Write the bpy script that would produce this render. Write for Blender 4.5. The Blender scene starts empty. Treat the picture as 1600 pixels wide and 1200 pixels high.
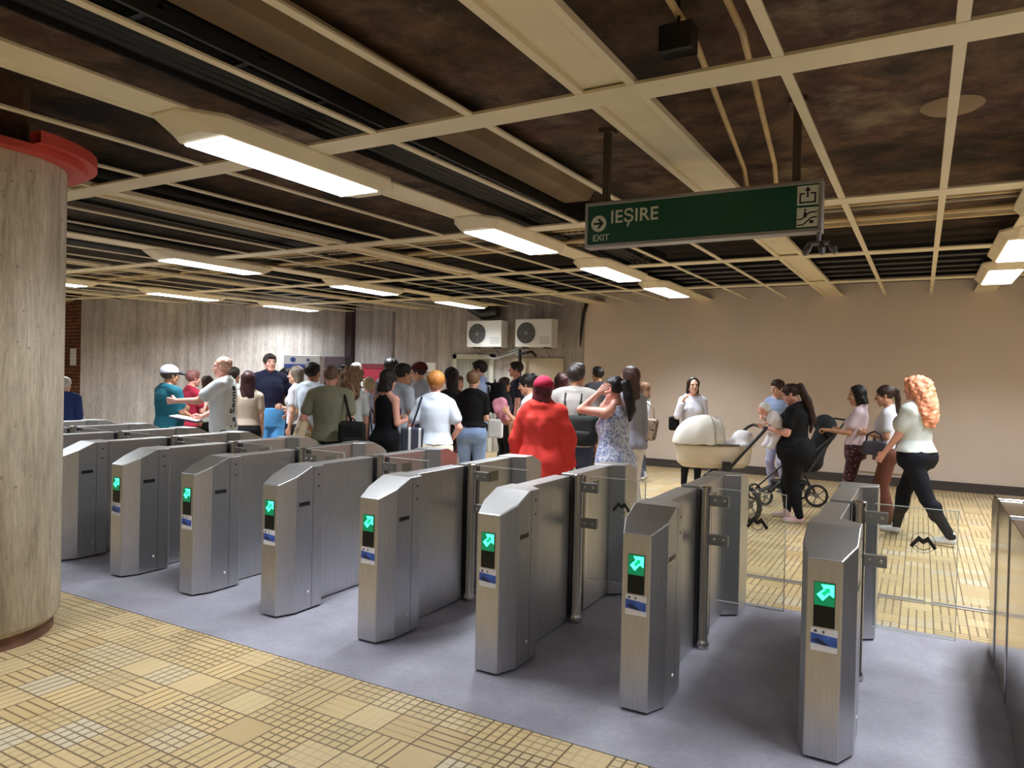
import bpy, bmesh, math, random
import numpy as np
from mathutils import Vector, Matrix, Euler
PI = math.pi
random.seed(7)
S = bpy.context.scene
COL = S.collection
# ------------------------------------------------------------------ camera
CAM_H = 1.6081
YAW, PITCH, ROLL, FPX, CYPX = 0.5162, -0.0091, 0.0225, 1126.3, 597.37
def cam_axes():
    fw = Vector((-math.sin(YAW), math.cos(YAW), 0)); rt = Vector((math.cos(YAW), math.sin(YAW), 0)); up = Vector((0, 0, 1))
    fw, up = fw*math.cos(PITCH)+up*math.sin(PITCH), up*math.cos(PITCH)-fw*math.sin(PITCH)
    rt, up = rt*math.cos(ROLL)+up*math.sin(ROLL), up*math.cos(ROLL)-rt*math.sin(ROLL)
    return fw, rt, up
FW, RT, UP = cam_axes()
EYE = Vector((0, 0, CAM_H))
cd = bpy.data.cameras.new('camera'); cam = bpy.data.objects.new('camera', cd); COL.objects.link(cam)
M = Matrix.Identity(4)
for i in range(3):
    M[i][0], M[i][1], M[i][2], M[i][3] = RT[i], UP[i], -FW[i], EYE[i]
cam.matrix_world = M
cd.sensor_fit = 'HORIZONTAL'; cd.sensor_width = 36; cd.lens = FPX/1600*36; cd.shift_y = (CYPX-600)/1600
cd.clip_start = .05; cd.clip_end = 100
S.camera = cam
def ray(px, py): return FW+RT*((px-800)/FPX)-UP*((py-CYPX)/FPX)
def at(px, d, py=600): return EYE+ray(px, py)*d          # a measured spot: direction and distance
# ------------------------------------------------------------------ materials
MATS = {}
def nodes(m): return m.node_tree.nodes, m.node_tree.links
def srgb(r, g, b):
    f = lambda c: (c/255/12.92) if c/255 <= .04045 else ((c/255+.055)/1.055)**2.4
    return (f(r), f(g), f(b))
def mat(name, col, rough=.6, metal=0, bump=0, bscale=60, var=0, vscale=8, emit=0, stretch=None, spec=.5, aniso=0):
    """principled surface with a noise that varies its colour and a fine bump"""
    if name in MATS: return MATS[name]
    m = bpy.data.materials.new(name); m.use_nodes = True; MATS[name] = m
    N, L = nodes(m); p = N['Principled BSDF']
    p.inputs['Base Color'].default_value = (*col, 1); p.inputs['Roughness'].default_value = rough
    p.inputs['Metallic'].default_value = metal; p.inputs['Specular IOR Level'].default_value = spec
    if aniso: p.inputs['Anisotropic'].default_value = aniso
    if emit:
        p.inputs['Emission Color'].default_value = (*col, 1); p.inputs['Emission Strength'].default_value = emit
    if bump or var:
        tc = N.new('ShaderNodeTexCoord'); mp = N.new('ShaderNodeMapping'); L.new(tc.outputs['Object'], mp.inputs['Vector'])
        if stretch: mp.inputs['Scale'].default_value = stretch
    if var:
        n = N.new('ShaderNodeTexNoise'); n.inputs['Scale'].default_value = vscale; n.inputs['Detail'].default_value = 5
        L.new(mp.outputs[0], n.inputs['Vector'])
        r = N.new('ShaderNodeMapRange'); r.inputs[1].default_value = .3; r.inputs[2].default_value = .7
        r.inputs[3].default_value = 1-var; r.inputs[4].default_value = 1+var
        L.new(n.outputs[0], r.inputs[0])
        mx = N.new('ShaderNodeVectorMath'); mx.operation = 'SCALE'; mx.inputs[0].default_value = col
        L.new(r.outputs[0], mx.inputs['Scale']); L.new(mx.outputs[0], p.inputs['Base Color'])
    if bump:
        n2 = N.new('ShaderNodeTexNoise'); n2.inputs['Scale'].default_value = bscale; n2.inputs['Detail'].default_value = 4
        L.new(mp.outputs[0], n2.inputs['Vector'])
        b = N.new('ShaderNodeBump'); b.inputs['Strength'].default_value = bump; b.inputs['Distance'].default_value = .01
        L.new(n2.outputs[0], b.inputs['Height']); L.new(b.outputs[0], p.inputs['Normal'])
    return m
class G:
    """small node-graph helper"""
    def __init__(s, m): s.N, s.L = nodes(m); s.p = s.N['Principled BSDF']
    def obj(s): return s.N.new('ShaderNodeTexCoord').outputs['Object']
    def map(s, v, scale=(1, 1, 1), loc=(0, 0, 0)):
        n = s.N.new('ShaderNodeMapping'); n.inputs['Scale'].default_value = scale; n.inputs['Location'].default_value = loc
        s.L.new(v, n.inputs['Vector']); return n.outputs[0]
    def noise(s, v, sc, det=5, rough=.55):
        n = s.N.new('ShaderNodeTexNoise'); n.inputs['Scale'].default_value = sc; n.inputs['Detail'].default_value = det
        n.inputs['Roughness'].default_value = rough; s.L.new(v, n.inputs['Vector']); return n.outputs[0]
    def ramp(s, f, stops, interp='LINEAR'):
        n = s.N.new('ShaderNodeValToRGB'); n.color_ramp.interpolation = interp
        e = n.color_ramp.elements
        while len(e) < len(stops): e.new(.5)
        for k, (pos, c) in enumerate(stops): e[k].position = pos; e[k].color = (*c, 1) if len(c) == 3 else c
        s.L.new(f, n.inputs[0]); return n.outputs[0]
    def mix(s, f, a, b, mode='MIX'):
        n = s.N.new('ShaderNodeMix'); n.data_type = 'RGBA'; n.blend_type = mode
        for sock, v in ((n.inputs[0], f), (n.inputs[6], a), (n.inputs[7], b)):
            if hasattr(v, 'is_linked'): s.L.new(v, sock)
            elif isinstance(v, (int, float)): sock.default_value = v
            else: sock.default_value = (*v, 1)
        return n.outputs[2]
    def math(s, op, a, b=0.0, c=0.0):
        n = s.N.new('ShaderNodeMath'); n.operation = op
        for i, v in enumerate((a, b, c)):
            if hasattr(v, 'is_linked'): s.L.new(v, n.inputs[i])
            else: n.inputs[i].default_value = v
        return n.outputs[0]
    def vec(s, op, a, b=(0, 0, 0)):
        n = s.N.new('ShaderNodeVectorMath'); n.operation = op
        s.L.new(a, n.inputs[0])
        if hasattr(b, 'is_linked'): s.L.new(b, n.inputs[1])
        else: n.inputs[1].default_value = b
        return n.outputs[0]
    def sep(s, v):
        n = s.N.new('ShaderNodeSeparateXYZ'); s.L.new(v, n.inputs[0]); return n.outputs
    def bump(s, h, st=.3, dist=.01):
        n = s.N.new('ShaderNodeBump'); n.inputs['Strength'].default_value = st; n.inputs['Distance'].default_value = dist
        s.L.new(h, n.inputs['Height']); s.L.new(n.outputs[0], s.p.inputs['Normal'])
    def col(s, c): s.L.new(c, s.p.inputs['Base Color'])
    def rough(s, r): s.L.new(r, s.p.inputs['Roughness'])
def newmat(name, rough=.6, metal=0):
    m = bpy.data.materials.new(name); m.use_nodes = True; MATS[name] = m
    g = G(m); g.p.inputs['Roughness'].default_value = rough; g.p.inputs['Metallic'].default_value = metal
    return m, g
# ------------------------------------------------------------------ mesh building
class MB:
    def __init__(s): s.v = []; s.f = []
    def add(s, v, f):
        b = len(s.v); s.v += [tuple(x) for x in v]; s.f += [tuple(b+i for i in q) for q in f]; return s
    def box(s, x0, y0, z0, x1, y1, z1, xf=None):
        v = [(x, y, z) for z in (z0, z1) for y in (y0, y1) for x in (x0, x1)]
        if xf is not None: v = [xf @ Vector(q) for q in v]
        return s.add(v, [(0, 2, 3, 1), (4, 5, 7, 6), (0, 1, 5, 4), (2, 6, 7, 3), (0, 4, 6, 2), (1, 3, 7, 5)])
    def prism(s, poly, z0, z1, xf=None, axis='z'):
        """polygon (counter-clockwise) extruded from z0 to z1 along an axis"""
        n = len(poly)
        T = {'z': lambda a, b, c: (a, b, c), 'y': lambda a, b, c: (a, c, b), 'x': lambda a, b, c: (c, a, b)}[axis]
        v = [T(a, b, z0) for a, b in poly]+[T(a, b, z1) for a, b in poly]
        if xf is not None: v = [xf @ Vector(q) for q in v]
        f = [tuple(range(n))[::-1], tuple(range(n, 2*n))]+[(i, (i+1) % n, n+(i+1) % n, n+i) for i in range(n)]
        if axis == 'y': f = [q[::-1] for q in f]
        return s.add(v, f)
    def tube(s, pts, r, n=10, closed=False):
        pts = [Vector(p) for p in pts]; rs = r if isinstance(r, (list, tuple)) else [r]*len(pts)
        m = len(pts); v = []; prev = None
        for i, p in enumerate(pts):
            if closed: t = pts[(i+1) % m]-pts[i-1]
            else: t = pts[min(i+1, m-1)]-pts[max(i-1, 0)]
            t.normalize()
            if prev is None:
                a = Vector((0, 0, 1)) if abs(t.z) < .9 else Vector((1, 0, 0)); u = t.cross(a).normalized()
            else: u = (prev-t*prev.dot(t)).normalized()
            prev = u; w = t.cross(u)
            v += [p+(u*math.cos(2*PI*k/n)+w*math.sin(2*PI*k/n))*rs[i] for k in range(n)]
        f = []
        for i in range(m if closed else m-1):
            j = (i+1) % m
            f += [(i*n+k, i*n+(k+1) % n, j*n+(k+1) % n, j*n+k) for k in range(n)]
        if not closed: f += [tuple(range(n))[::-1], tuple(range((m-1)*n, m*n))]
        return s.add(v, f)
    def lathe(s, prof, c=(0, 0, 0), n=32, a0=0, a1=2*PI, axis='z'):
        full = abs(a1-a0-2*PI) < 1e-6; k = n if full else n+1; v = []
        for r, z in prof:
            for i in range(k):
                a = a0+(a1-a0)*i/n
                q = (r*math.cos(a), r*math.sin(a), z)
                if axis == 'y': q = (q[0], q[2], q[1])
                if axis == 'x': q = (q[2], q[0], q[1])
                v.append((c[0]+q[0], c[1]+q[1], c[2]+q[2]))
        f = []
        for j in range(len(prof)-1):
            for i in range(n):
                i2 = (i+1) % k
                f.append((j*k+i, j*k+i2, (j+1)*k+i2, (j+1)*k+i))
        return s.add(v, f)
    def build(s, name, m, parent=None, smooth=False, bevel=0, loc=None, segs=2):
        me = bpy.data.meshes.new(name); me.from_pydata([tuple(v) for v in s.v], [], s.f)
        bm = bmesh.new(); bm.from_mesh(me); bmesh.ops.recalc_face_normals(bm, faces=bm.faces); bm.to_mesh(me); bm.free()
        return link(name, me, m, parent, smooth, bevel, loc, segs)
def link(name, me, m, parent=None, smooth=False, bevel=0, loc=None, segs=2):
    o = bpy.data.objects.new(name, me); COL.objects.link(o)
    for q in (m if isinstance(m, (list, tuple)) else [m]): me.materials.append(q)
    if smooth:
        me.polygons.foreach_set('use_smooth', [True]*len(me.polygons))
        if smooth != 'all':
            try: me.set_sharp_from_angle(angle=.7)
            except Exception: pass
    if bevel:
        b = o.modifiers.new('edge', 'BEVEL'); b.width = bevel; b.segments = segs; b.limit_method = 'ANGLE'; b.angle_limit = .5
        b.harden_normals = False
    if parent is not None: o.parent = parent
    if loc is not None: o.location = loc
    return o
def struct(o): o['kind'] = 'structure'; return o
def tag(o, label, cat, group=None):
    o['label'] = label; o['category'] = cat
    if group: o['group'] = group
    return o
def thing(name, label, cat, loc=(0, 0, 0), rz=0, group=None):
    o = bpy.data.objects.new(name, None); COL.objects.link(o); o.location = loc; o.rotation_euler = (0, 0, rz)
    o.empty_display_size = .1
    return tag(o, label, cat, group)
def kids(o): return [c for c in o.children]
def copy_tree(o, parent=None):
    c = o.copy(); COL.objects.link(c)
    if parent is not None:
        c.parent = parent; c.matrix_parent_inverse = o.matrix_parent_inverse.copy()
    for ch in kids(o): copy_tree(ch, c)
    return c
def text_mesh(txt, size, depth=.002, bold=0.0, align='CENTER', spacing=1.0):
    cu = bpy.data.curves.new('lettering', 'FONT'); cu.body = txt; cu.size = size; cu.extrude = depth; cu.offset = bold
    cu.align_x = align; cu.align_y = 'CENTER'; cu.space_character = spacing; cu.resolution_u = 4
    o = bpy.data.objects.new('lettering', cu); COL.objects.link(o)
    dg = bpy.context.evaluated_depsgraph_get(); me = bpy.data.meshes.new_from_object(o.evaluated_get(dg))
    bpy.data.objects.remove(o); bpy.data.curves.remove(cu)
    return me
# ================================================================== surfaces
def make_tile():
    m, g = newmat('yellow_ceramic_tile', .35)
    o = g.obj(); p = g.map(o, (1, 1, 1), (.09, .09, 0))       # tile module 0.2 m

    sc = g.vec('MULTIPLY', p, (5, 5, 0)); cell = g.vec('FLOOR', sc); fr = g.vec('FRACTION', sc)
    wn = g.N.new('ShaderNodeTexWhiteNoise'); wn.noise_dimensions = '2D'; g.L.new(cell, wn.inputs['Vector'])
    wn2 = g.N.new('ShaderNodeTexWhiteNoise'); wn2.noise_dimensions = '2D'; g.L.new(g.vec('ADD', cell, (31.7, 17.3, 0)), wn2.inputs['Vector'])
    x, y, _ = g.sep(fr)
    def edge(t, w): # 1 near 0 or 1
        d = g.math('MINIMUM', t, g.math('SUBTRACT', 1.0, t)); n = g.N.new('ShaderNodeMapRange'); n.inputs[1].default_value = w*.6; n.inputs[2].default_value = w*1.5
        n.inputs[3].default_value = 1; n.inputs[4].default_value = 0; g.L.new(d, n.inputs[0]); return n.outputs[0]
    big = g.math('MAXIMUM', edge(x, .021), edge(y, .021))
    sx, sy, _ = g.sep(g.vec('FRACTION', g.vec('MULTIPLY', fr, (4, 4, 0))))
    w1 = g.noise(p, 1.1, 3)
    vx = g.ramp(g.math('ADD', wn.outputs[0], g.math('MULTIPLY', g.math('SUBTRACT', w1, .5), 1.2)), [(.15, (0, 0, 0)), (.55, (1, 1, 1))])
    vy = g.ramp(g.math('ADD', wn2.outputs[0], g.math('MULTIPLY', g.math('SUBTRACT', w1, .5), 1.2)), [(.2, (0, 0, 0)), (.6, (1, 1, 1))])
    small = g.math('MAXIMUM', g.math('MULTIPLY', edge(sx, .09), vx), g.math('MULTIPLY', edge(sy, .09), vy))
    line = g.math('MAXIMUM', big, g.math('MULTIPLY', small, .95))
    base = g.ramp(wn.outputs[0], [(0, srgb(184, 156, 110)), (.25, srgb(204, 180, 136)), (.5, srgb(186, 163, 122)), (.75, srgb(206, 178, 128)), (1, srgb(196, 183, 156))])
    dirt = g.noise(p, 2.3, 6, .6)
    base = g.mix(g.ramp(dirt, [(.45, (0, 0, 0)), (.8, (.55, .55, .55))]), base, srgb(196, 170, 126))
    spots = g.ramp(g.noise(p, 14, 2), [(.74, (0, 0, 0)), (.77, (1, 1, 1))])
    base = g.mix(g.math('MULTIPLY', spots, .6), base, srgb(60, 55, 45))
    c = g.mix(g.math('MULTIPLY', line, .9), base, srgb(86, 64, 40)); g.col(c)
    g.rough(g.math('ADD', .34, g.math('MULTIPLY', line, .4)))
    g.bump(g.math('SUBTRACT', 1.0, line), .35, .004)
    return m
TILE = make_tile()
def make_concrete_floor():
    m, g = newmat('worn_grey_concrete', .5)
    o = g.obj(); n = g.noise(o, 1.3, 6, .6); n2 = g.noise(o, 38, 4, .7)
    c = g.ramp(n, [(.3, srgb(132, 130, 140)), (.5, srgb(156, 153, 165)), (.72, srgb(180, 180, 189))])
    c = g.mix(.3, c, g.ramp(n2, [(.35, srgb(110, 108, 112)), (.65, srgb(195, 192, 200))]), 'MULTIPLY'); g.col(c)
    spot = g.ramp(g.noise(o, 22, 2), [(.72, (.5, .5, .5)), (.76, (.3, .3, .3))]); g.rough(spot)
    g.bump(n2, .12); return m
CONC = make_concrete_floor()
def make_board_concrete(name, tint, vert=(9, 9, .55)):
    m, g = newmat(name, .85)
    o = g.obj(); streak = g.noise(g.map(o, vert), 1.6, 7, .65); fine = g.noise(g.map(o, (30, 30, 4)), 2, 5, .7); blot = g.noise(o, 1.1, 4)
    a, b, c3 = tint
    c = g.ramp(streak, [(.28, a), (.5, b), (.72, c3)])
    c = g.mix(.45, c, g.ramp(fine, [(.3, srgb(120, 112, 100)), (.62, srgb(250, 248, 240))]), 'MULTIPLY')
    c = g.mix(.35, c, g.ramp(blot, [(.3, srgb(150, 140, 130)), (.65, srgb(255, 252, 250))]), 'MULTIPLY')
    pit = g.ramp(g.noise(o, 26, 2), [(.68, (0, 0, 0)), (.74, (1, 1, 1))]); c = g.mix(g.math('MULTIPLY', pit, .45), c, srgb(70, 60, 50))
    g.col(c); g.bump(g.math('ADD', streak, g.math('MULTIPLY', fine, .5)), .5, .02); return m
PILLAR = make_board_concrete('board_formed_concrete_pillar', (srgb(178, 165, 146), srgb(212, 200, 180), srgb(232, 223, 206)), (8, 8, .8))
WALLC = make_board_concrete('board_formed_concrete_wall', (srgb(166, 159, 156), srgb(198, 192, 189), srgb(224, 220, 218)), (5, 5, .3))
def make_slab():
    m, g = newmat('sooty_concrete_soffit', .9)
    o = g.obj(); n = g.noise(o, .9, 6, .6); n2 = g.noise(o, 5, 6, .7); n3 = g.noise(o, .45, 3)
    c = g.ramp(n, [(.27, srgb(30, 24, 21)), (.42, srgb(72, 56, 43)), (.5, srgb(118, 92, 70)), (.58, srgb(86, 56, 46)), (.7, srgb(150, 132, 108))])
    c = g.mix(.6, c, g.ramp(n2, [(.38, srgb(70, 62, 55)), (.6, srgb(240, 228, 212))]), 'MULTIPLY')
    sx = g.sep(o)[0]
    patch = g.ramp(g.noise(o, 1.7, 7, .75), [(.58, (0, 0, 0)), (.68, (1, 1, 1))])
    c = g.mix(g.math('MULTIPLY', patch, .5), c, srgb(140, 126, 108))
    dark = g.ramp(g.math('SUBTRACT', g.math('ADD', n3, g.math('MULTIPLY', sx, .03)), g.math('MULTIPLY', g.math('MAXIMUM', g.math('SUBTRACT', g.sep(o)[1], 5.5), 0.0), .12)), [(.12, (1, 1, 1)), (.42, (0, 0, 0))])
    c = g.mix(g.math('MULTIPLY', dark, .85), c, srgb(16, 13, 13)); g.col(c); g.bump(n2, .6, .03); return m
SLAB = make_slab()
CREAM = mat('cream_wall_paint', srgb(222, 205, 192), .75, var=.04, vscale=1.2, bump=.05, bscale=25)
BEAMC = mat('cream_painted_steel', srgb(220, 207, 176), .5, var=.06, vscale=3)
BRICK_M, g = newmat('brown_brick', .85)
bt = g.N.new('ShaderNodeTexBrick')

mp = g.N.new('ShaderNodeMapping'); mp.inputs['Rotation'].default_value = (PI/2, 0, 0); g.L.new(g.obj(), mp.inputs['Vector']); g.L.new(mp.outputs[0], bt.inputs['Vector'])
bt.inputs['Color1'].default_value = (*srgb(150, 92, 52), 1); bt.inputs['Color2'].default_value = (*srgb(112, 66, 40), 1); bt.inputs['Mortar'].default_value = (*srgb(52, 36, 28), 1)
bt.inputs['Scale'].default_value = 1; bt.inputs['Brick Width'].default_value = .25; bt.inputs['Row Height'].default_value = .075; bt.inputs['Mortar Size'].default_value = .012
g.col(bt.outputs[0])
def make_steel(name, col, rough, streak=(60, 60, 2)):
    m, g = newmat(name, rough, 1.0)
    o = g.obj(); n = g.noise(g.map(o, streak), 3, 4, .6); n2 = g.noise(o, 2.2, 4)
    g.col(g.mix(.25, col, g.ramp(n, [(.3, (.25, .25, .25)), (.7, (1, 1, 1))]), 'MULTIPLY'))
    g.rough(g.math('ADD', rough-.06, g.math('MULTIPLY', n2, .14))); g.bump(n, .02, .002); return m
STEEL = make_steel('brushed_stainless_steel', (.62, .615, .62), .38)
STEEL2 = make_steel('polished_stainless_tube', (.66, .64, .61), .2)
DARKST = mat('dark_anodised_metal', (.16, .16, .17), .35, .9)
BLACK = mat('black_plastic', (.012, .012, .013), .35)
RUBBER = mat('black_rubber', (.02, .02, .02), .8)
WHITEP = mat('white_painted_metal', srgb(226, 226, 222), .45)
GREYP = mat('grey_painted_metal', srgb(140, 140, 140), .5)
CABLE = mat('black_cable', (.006, .006, .008), .6)
PIPEY = mat('yellowed_pipe_paint', srgb(206, 178, 128), .55, var=.15, vscale=5)
PIPEG = mat('dusty_grey_pipe', srgb(160, 146, 122), .6, var=.2, vscale=5)
PAPER = mat('white_paper', srgb(238, 238, 240), .7)
# ================================================================== room
def zc(y): return 2.925+.011*(y-3.16)           # the hung grid rises a little towards the far wall
FAR, XL, XR, BACK = 12.9, -20.0, 7.5, -9.0
STY0, STY1 = 2.885, 5.385
struct(MB().box(XL, BACK, -.1, XR, 15, 0).build('floor', TILE))
struct(MB().box(XL, STY0, 0.0005, XR, STY1, .004).build('floor_concrete_strip', CONC))
CH = mat('aluminium_floor_channel', (.55, .53, .5), .35, .8)
CHD = mat('channel_joint', srgb(120, 105, 90), .6)
mb = MB()
x = -9.0
while x < 5:
    mb.box(x, 6.10, .0005, x+.66, 6.135, .008); mb.box(x, 6.16, .0005, x+.66, 6.195, .008); x += .7
struct(mb.build('trim_1', CH)); struct(MB().box(-9, 6.135, .0005, 5, 6.16, .003).build('trim_2', CHD))
SZ = 3.27
struct(MB().box(XL, BACK, SZ, XR, 16, SZ+.2).build('ceiling', SLAB))
struct(MB().box(-5.72, FAR, 0, XR, FAR+.2, SZ).build('wall_far', CREAM))
struct(MB().box(-12.6, FAR+.16, 0, -5.72, FAR+.4, SZ).build('wall_concrete', WALLC))
struct(MB().box(-13.4, FAR+.1, 0, -11.75, FAR+1.2, SZ).build('wall_recess', mat('dark_plum_paint', srgb(58, 44, 46), .7)))
struct(MB().box(-12.02, FAR+.02, 0, -11.72, FAR+.17, SZ).build('trim_3', mat('dark_plum_paint', srgb(58, 44, 46), .7)))
struct(MB().box(XR, BACK, 0, XR+.2, FAR+.2, SZ).build('wall_side', CREAM))
struct(MB().box(XL, BACK-.2, 0, XR, BACK, SZ).build('wall_back', CREAM))
struct(MB().box(XL-.2, BACK, 0, XL, 16, SZ).build('wall_end', WALLC))
struct(MB().box(XL, 15, 0, -13.4, 15.2, SZ).build('wall_rear', WALLC))
# dark skirting along the cream wall: a low duct with a lip
SK = mat('dark_grey_skirting', srgb(74, 66, 62), .6)
struct(MB().box(-5.72, FAR-.035, 0, XR, FAR, .09).box(-5.72, FAR-.015, .09, XR, FAR, .14).build('baseboard_far', SK))
# curved concrete wall (arc of a big shaft)
cx, cy, R = -20.097, 15.72, 8.64
a0, a1 = math.atan2(8.6-cy, -15.2-cx), math.atan2(FAR+.35-cy, -11.80-cx)
n = 40; pts = [(cx+R*math.cos(a0+(a1-a0)*i/n), cy+R*math.sin(a0+(a1-a0)*i/n)) for i in range(n+1)]
inn = [(cx+(R-.3)*math.cos(a0+(a1-a0)*i/n), cy+(R-.3)*math.sin(a0+(a1-a0)*i/n)) for i in range(n+1)]
mb = MB()
for i in range(n): mb.prism([pts[i], pts[i+1], inn[i+1], inn[i]], 0, SZ)
bmw = mb.build('wall_curved', WALLC, smooth=True); struct(bmw)
# brick wall beside the curved wall's end and a grey door-post next to it
bx, by = pts[0]
d = Vector((-1.0, .12, 0)).normalized()
ang = math.atan2(d.y, d.x)+PI
bw = MB().box(-1.28, 0, 0, 0, .25, SZ).build('wall_brick', BRICK_M, loc=(bx+.06, by+.1, 0)); bw.rotation_euler = (0, 0, ang); struct(bw)
st = MB().box(-1.75, -.06, 0, -1.30, .2, SZ).build('trim_4', mat('grey_post_paint', srgb(120, 118, 112), .6), loc=(bx+.06, by+.1, 0)); st.rotation_euler = (0, 0, ang); struct(st)
nt = MB().box(-.78, -.012, 1.62, -.50, -.002, 1.98).build('notice', PAPER, loc=(bx+.06, by+.1, 0)); nt.rotation_euler = (0, 0, ang)
tag(nt, 'white paper notice taped on the brown brick wall', 'notice')
# round pillar with a recessed brown plinth
PX, PY, PR = -4.893, 2.096, .5
PLM = mat('red_brown_plinth', srgb(120, 84, 70), .8, var=.35, vscale=9, bump=.4)
pc = MB().lathe([(PR-.03, .075), (PR-.012, .09), (PR, .115), (PR, 2.80), (PR, 2.86), (0.0, 2.86)], (PX, PY, 0), 72).build('wall_pillar', PILLAR, smooth=True)
struct(pc)
struct(MB().lathe([(PR-.035, 0), (PR-.035, .08), (0, .08)], (PX, PY, 0), 64).build('trim_5', PLM, smooth=True))
RED = mat('red_painted_collar', srgb(196, 70, 58), .55, var=.12, vscale=4)
struct(MB().lathe([(PR+.004, 2.79), (PR+.10, 2.79), (PR+.10, 2.83), (PR+.004, 2.83), (PR+.004, 2.79)], (PX, PY, 0), 64).build('trim_6', RED, smooth=True))
struct(MB().lathe([(PR+.07, 2.832), (PR+.16, 2.832), (PR+.16, 2.90), (PR+.07, 2.90), (PR+.07, 2.832)], (PX, PY, 0), 64, a0=.1, a1=2.6).build('trim_7', RED, smooth=True))
struct(MB().lathe([(.3, 2.86), (.3, SZ)], (PX, PY, 0), 32).build('trim_8', SLAB))
# ------------------------------------------------------------------ hung ceiling grid
tn = [9]
def beam(pts_fn, m=BEAMC, bevel=.002):
    o = pts_fn.build('trim_%d' % tn[0], m, bevel=bevel); tn[0] += 1; return struct(o)
def sloped_box(mb, x0, x1, y0, y1, zb0, zb1, h):
    v = [(x0, y0, zb0), (x1, y0, zb0), (x1, y1, zb1), (x0, y1, zb1), (x0, y0, zb0+h), (x1, y0, zb0+h), (x1, y1, zb1+h), (x0, y1, zb1+h)]
    mb.add(v, [(0, 3, 2, 1), (4, 5, 6, 7), (0, 1, 5, 4), (1, 2, 6, 5), (2, 3, 7, 6), (3, 0, 4, 7)])
YA, YB = BACK+.02, FAR+.02
def long_beam(x, w, kind):
    mb = MB(); z0, z1 = zc(YA), zc(YB)
    if kind == 'thin': sloped_box(mb, x-w/2, x+w/2, YA, YB, z0, z1, .014)
    elif kind == 'light':
        sloped_box(mb, x-w/2, x+w/2-.0, YA, YB, z0+.004, z1+.004, .016); sloped_box(mb, x-w/2-.012, x-w/2+.03, YA, YB, z0, z1, .014)
    else:
        sloped_box(mb, x-w/2, x-w/2+.042, YA, YB, z0, z1, .034); sloped_box(mb, x+w/2-.042, x+w/2, YA, YB, z0, z1, .034)
        sloped_box(mb, x-w/2+.04, x+w/2-.04, YA, YB, z0+.022, z1+.022, .012)
    beam(mb)
TH = .046
for k in (-3, -2, -1, 0, 1, 2):
    L0 = -3.39+4.19*k+(.0 if k < 1 else .0)
    long_beam(L0, .27, 'light')
    W = -1.29+4.17*k
    long_beam(W, .295, 'trough')
    for off in (.735, 1.36, 2.855, 3.49):
        long_beam(L0+off, TH, 'thin')
def cross_beam(y, w=.185):
    mb = MB(); z = zc(y)-.004; mb.box(XL+3, y-w/2, z, XR, y+w/2, z+.016); beam(mb)
CROSS = [-7.4, -4.75, -2.1, .5, 3.16, 5.84, 8.44, 10.95]
for y in CROSS: cross_beam(y)
# ------------------------------------------------------------------ ceiling lights
LIT = mat('lit_diffuser', (.94, .975, 1.0), .4, emit=5)
LIT2 = mat('dim_diffuser', (1.0, .985, .96), .4, emit=9)
def make_light():
    t = thing('ceiling_light', 'x', 'ceiling light')
    zt, zb = 0.0, -.092
    top = [(-.235, -.66), (-.10, -.86), (.10, -.86), (.235, -.66), (.235, .66), (.10, .86), (-.10, .86), (-.235, .66)]
    bot = [(-.172, -.64), (-.10, -.72), (.10, -.72), (.172, -.64), (.172, .64), (.10, .72), (-.10, .72), (-.172, .64)]
    v = [(x, y, zt) for x, y in top]+[(x, y, zt-.022) for x, y in top]+[(x, y, zb) for x, y in bot]
    f = [tuple(range(8))]+[(i, (i+1) % 8, 8+(i+1) % 8, 8+i) for i in range(8)]+[(8+i, 8+(i+1) % 8, 16+(i+1) % 8, 16+i) for i in range(8)]+[tuple(range(16, 24))[::-1]]
    MB().add(v, f).build('housing', BEAMC, t, bevel=.004)
    MB().box(-.158, -.62, zb-.010, .158, .62, zb+.002).build('diffuser', LIT, t, bevel=.004)
    mb = MB()
    for x in (-.06, .06): mb.box(x-.002, -.62, zb-.0135, x+.002, .62, zb-.011)
    for y in (-.6, .6): mb.box(-.16, y-.004, zb-.0135, .16, y+.004, zb-.011)
    mb.build('frame', WHITEP, t)
    ld = bpy.data.lights.new('tube_light', 'AREA'); ld.shape = 'RECTANGLE'; ld.size = .30; ld.size_y = 1.22; ld.energy = LAMP_W; ld.color = (.90, .955, 1.0); ld.spread = math.radians(122)
    lo = bpy.data.objects.new('lamp', ld); COL.objects.link(lo); lo.parent = t; lo.location = (0, 0, zb-.016)
    return t
LAMP_W = 50
proto = make_light(); first = True
rows = [(-3.39, [-4.7, -2.1, .5, 3.17, 5.95, 8.45, 10.7]), (-7.66, [-4.7, -2.1, .5, 3.15, 5.92, 8.75, 11.45]), (-11.62, [.6, 3.4, 5.95, 8.4, 10.95]),
        (.80, [-4.7, -2.1, .5, 3.17, 5.9, 8.3, 10.4]), (4.99, [-2.1, .5, 3.17, 5.95, 8.45, 10.8]), (-15.9, [1, 5.9])]
ordn = ['first', 'second', 'third', 'fourth', 'fifth', 'sixth', 'seventh', 'eighth']
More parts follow.
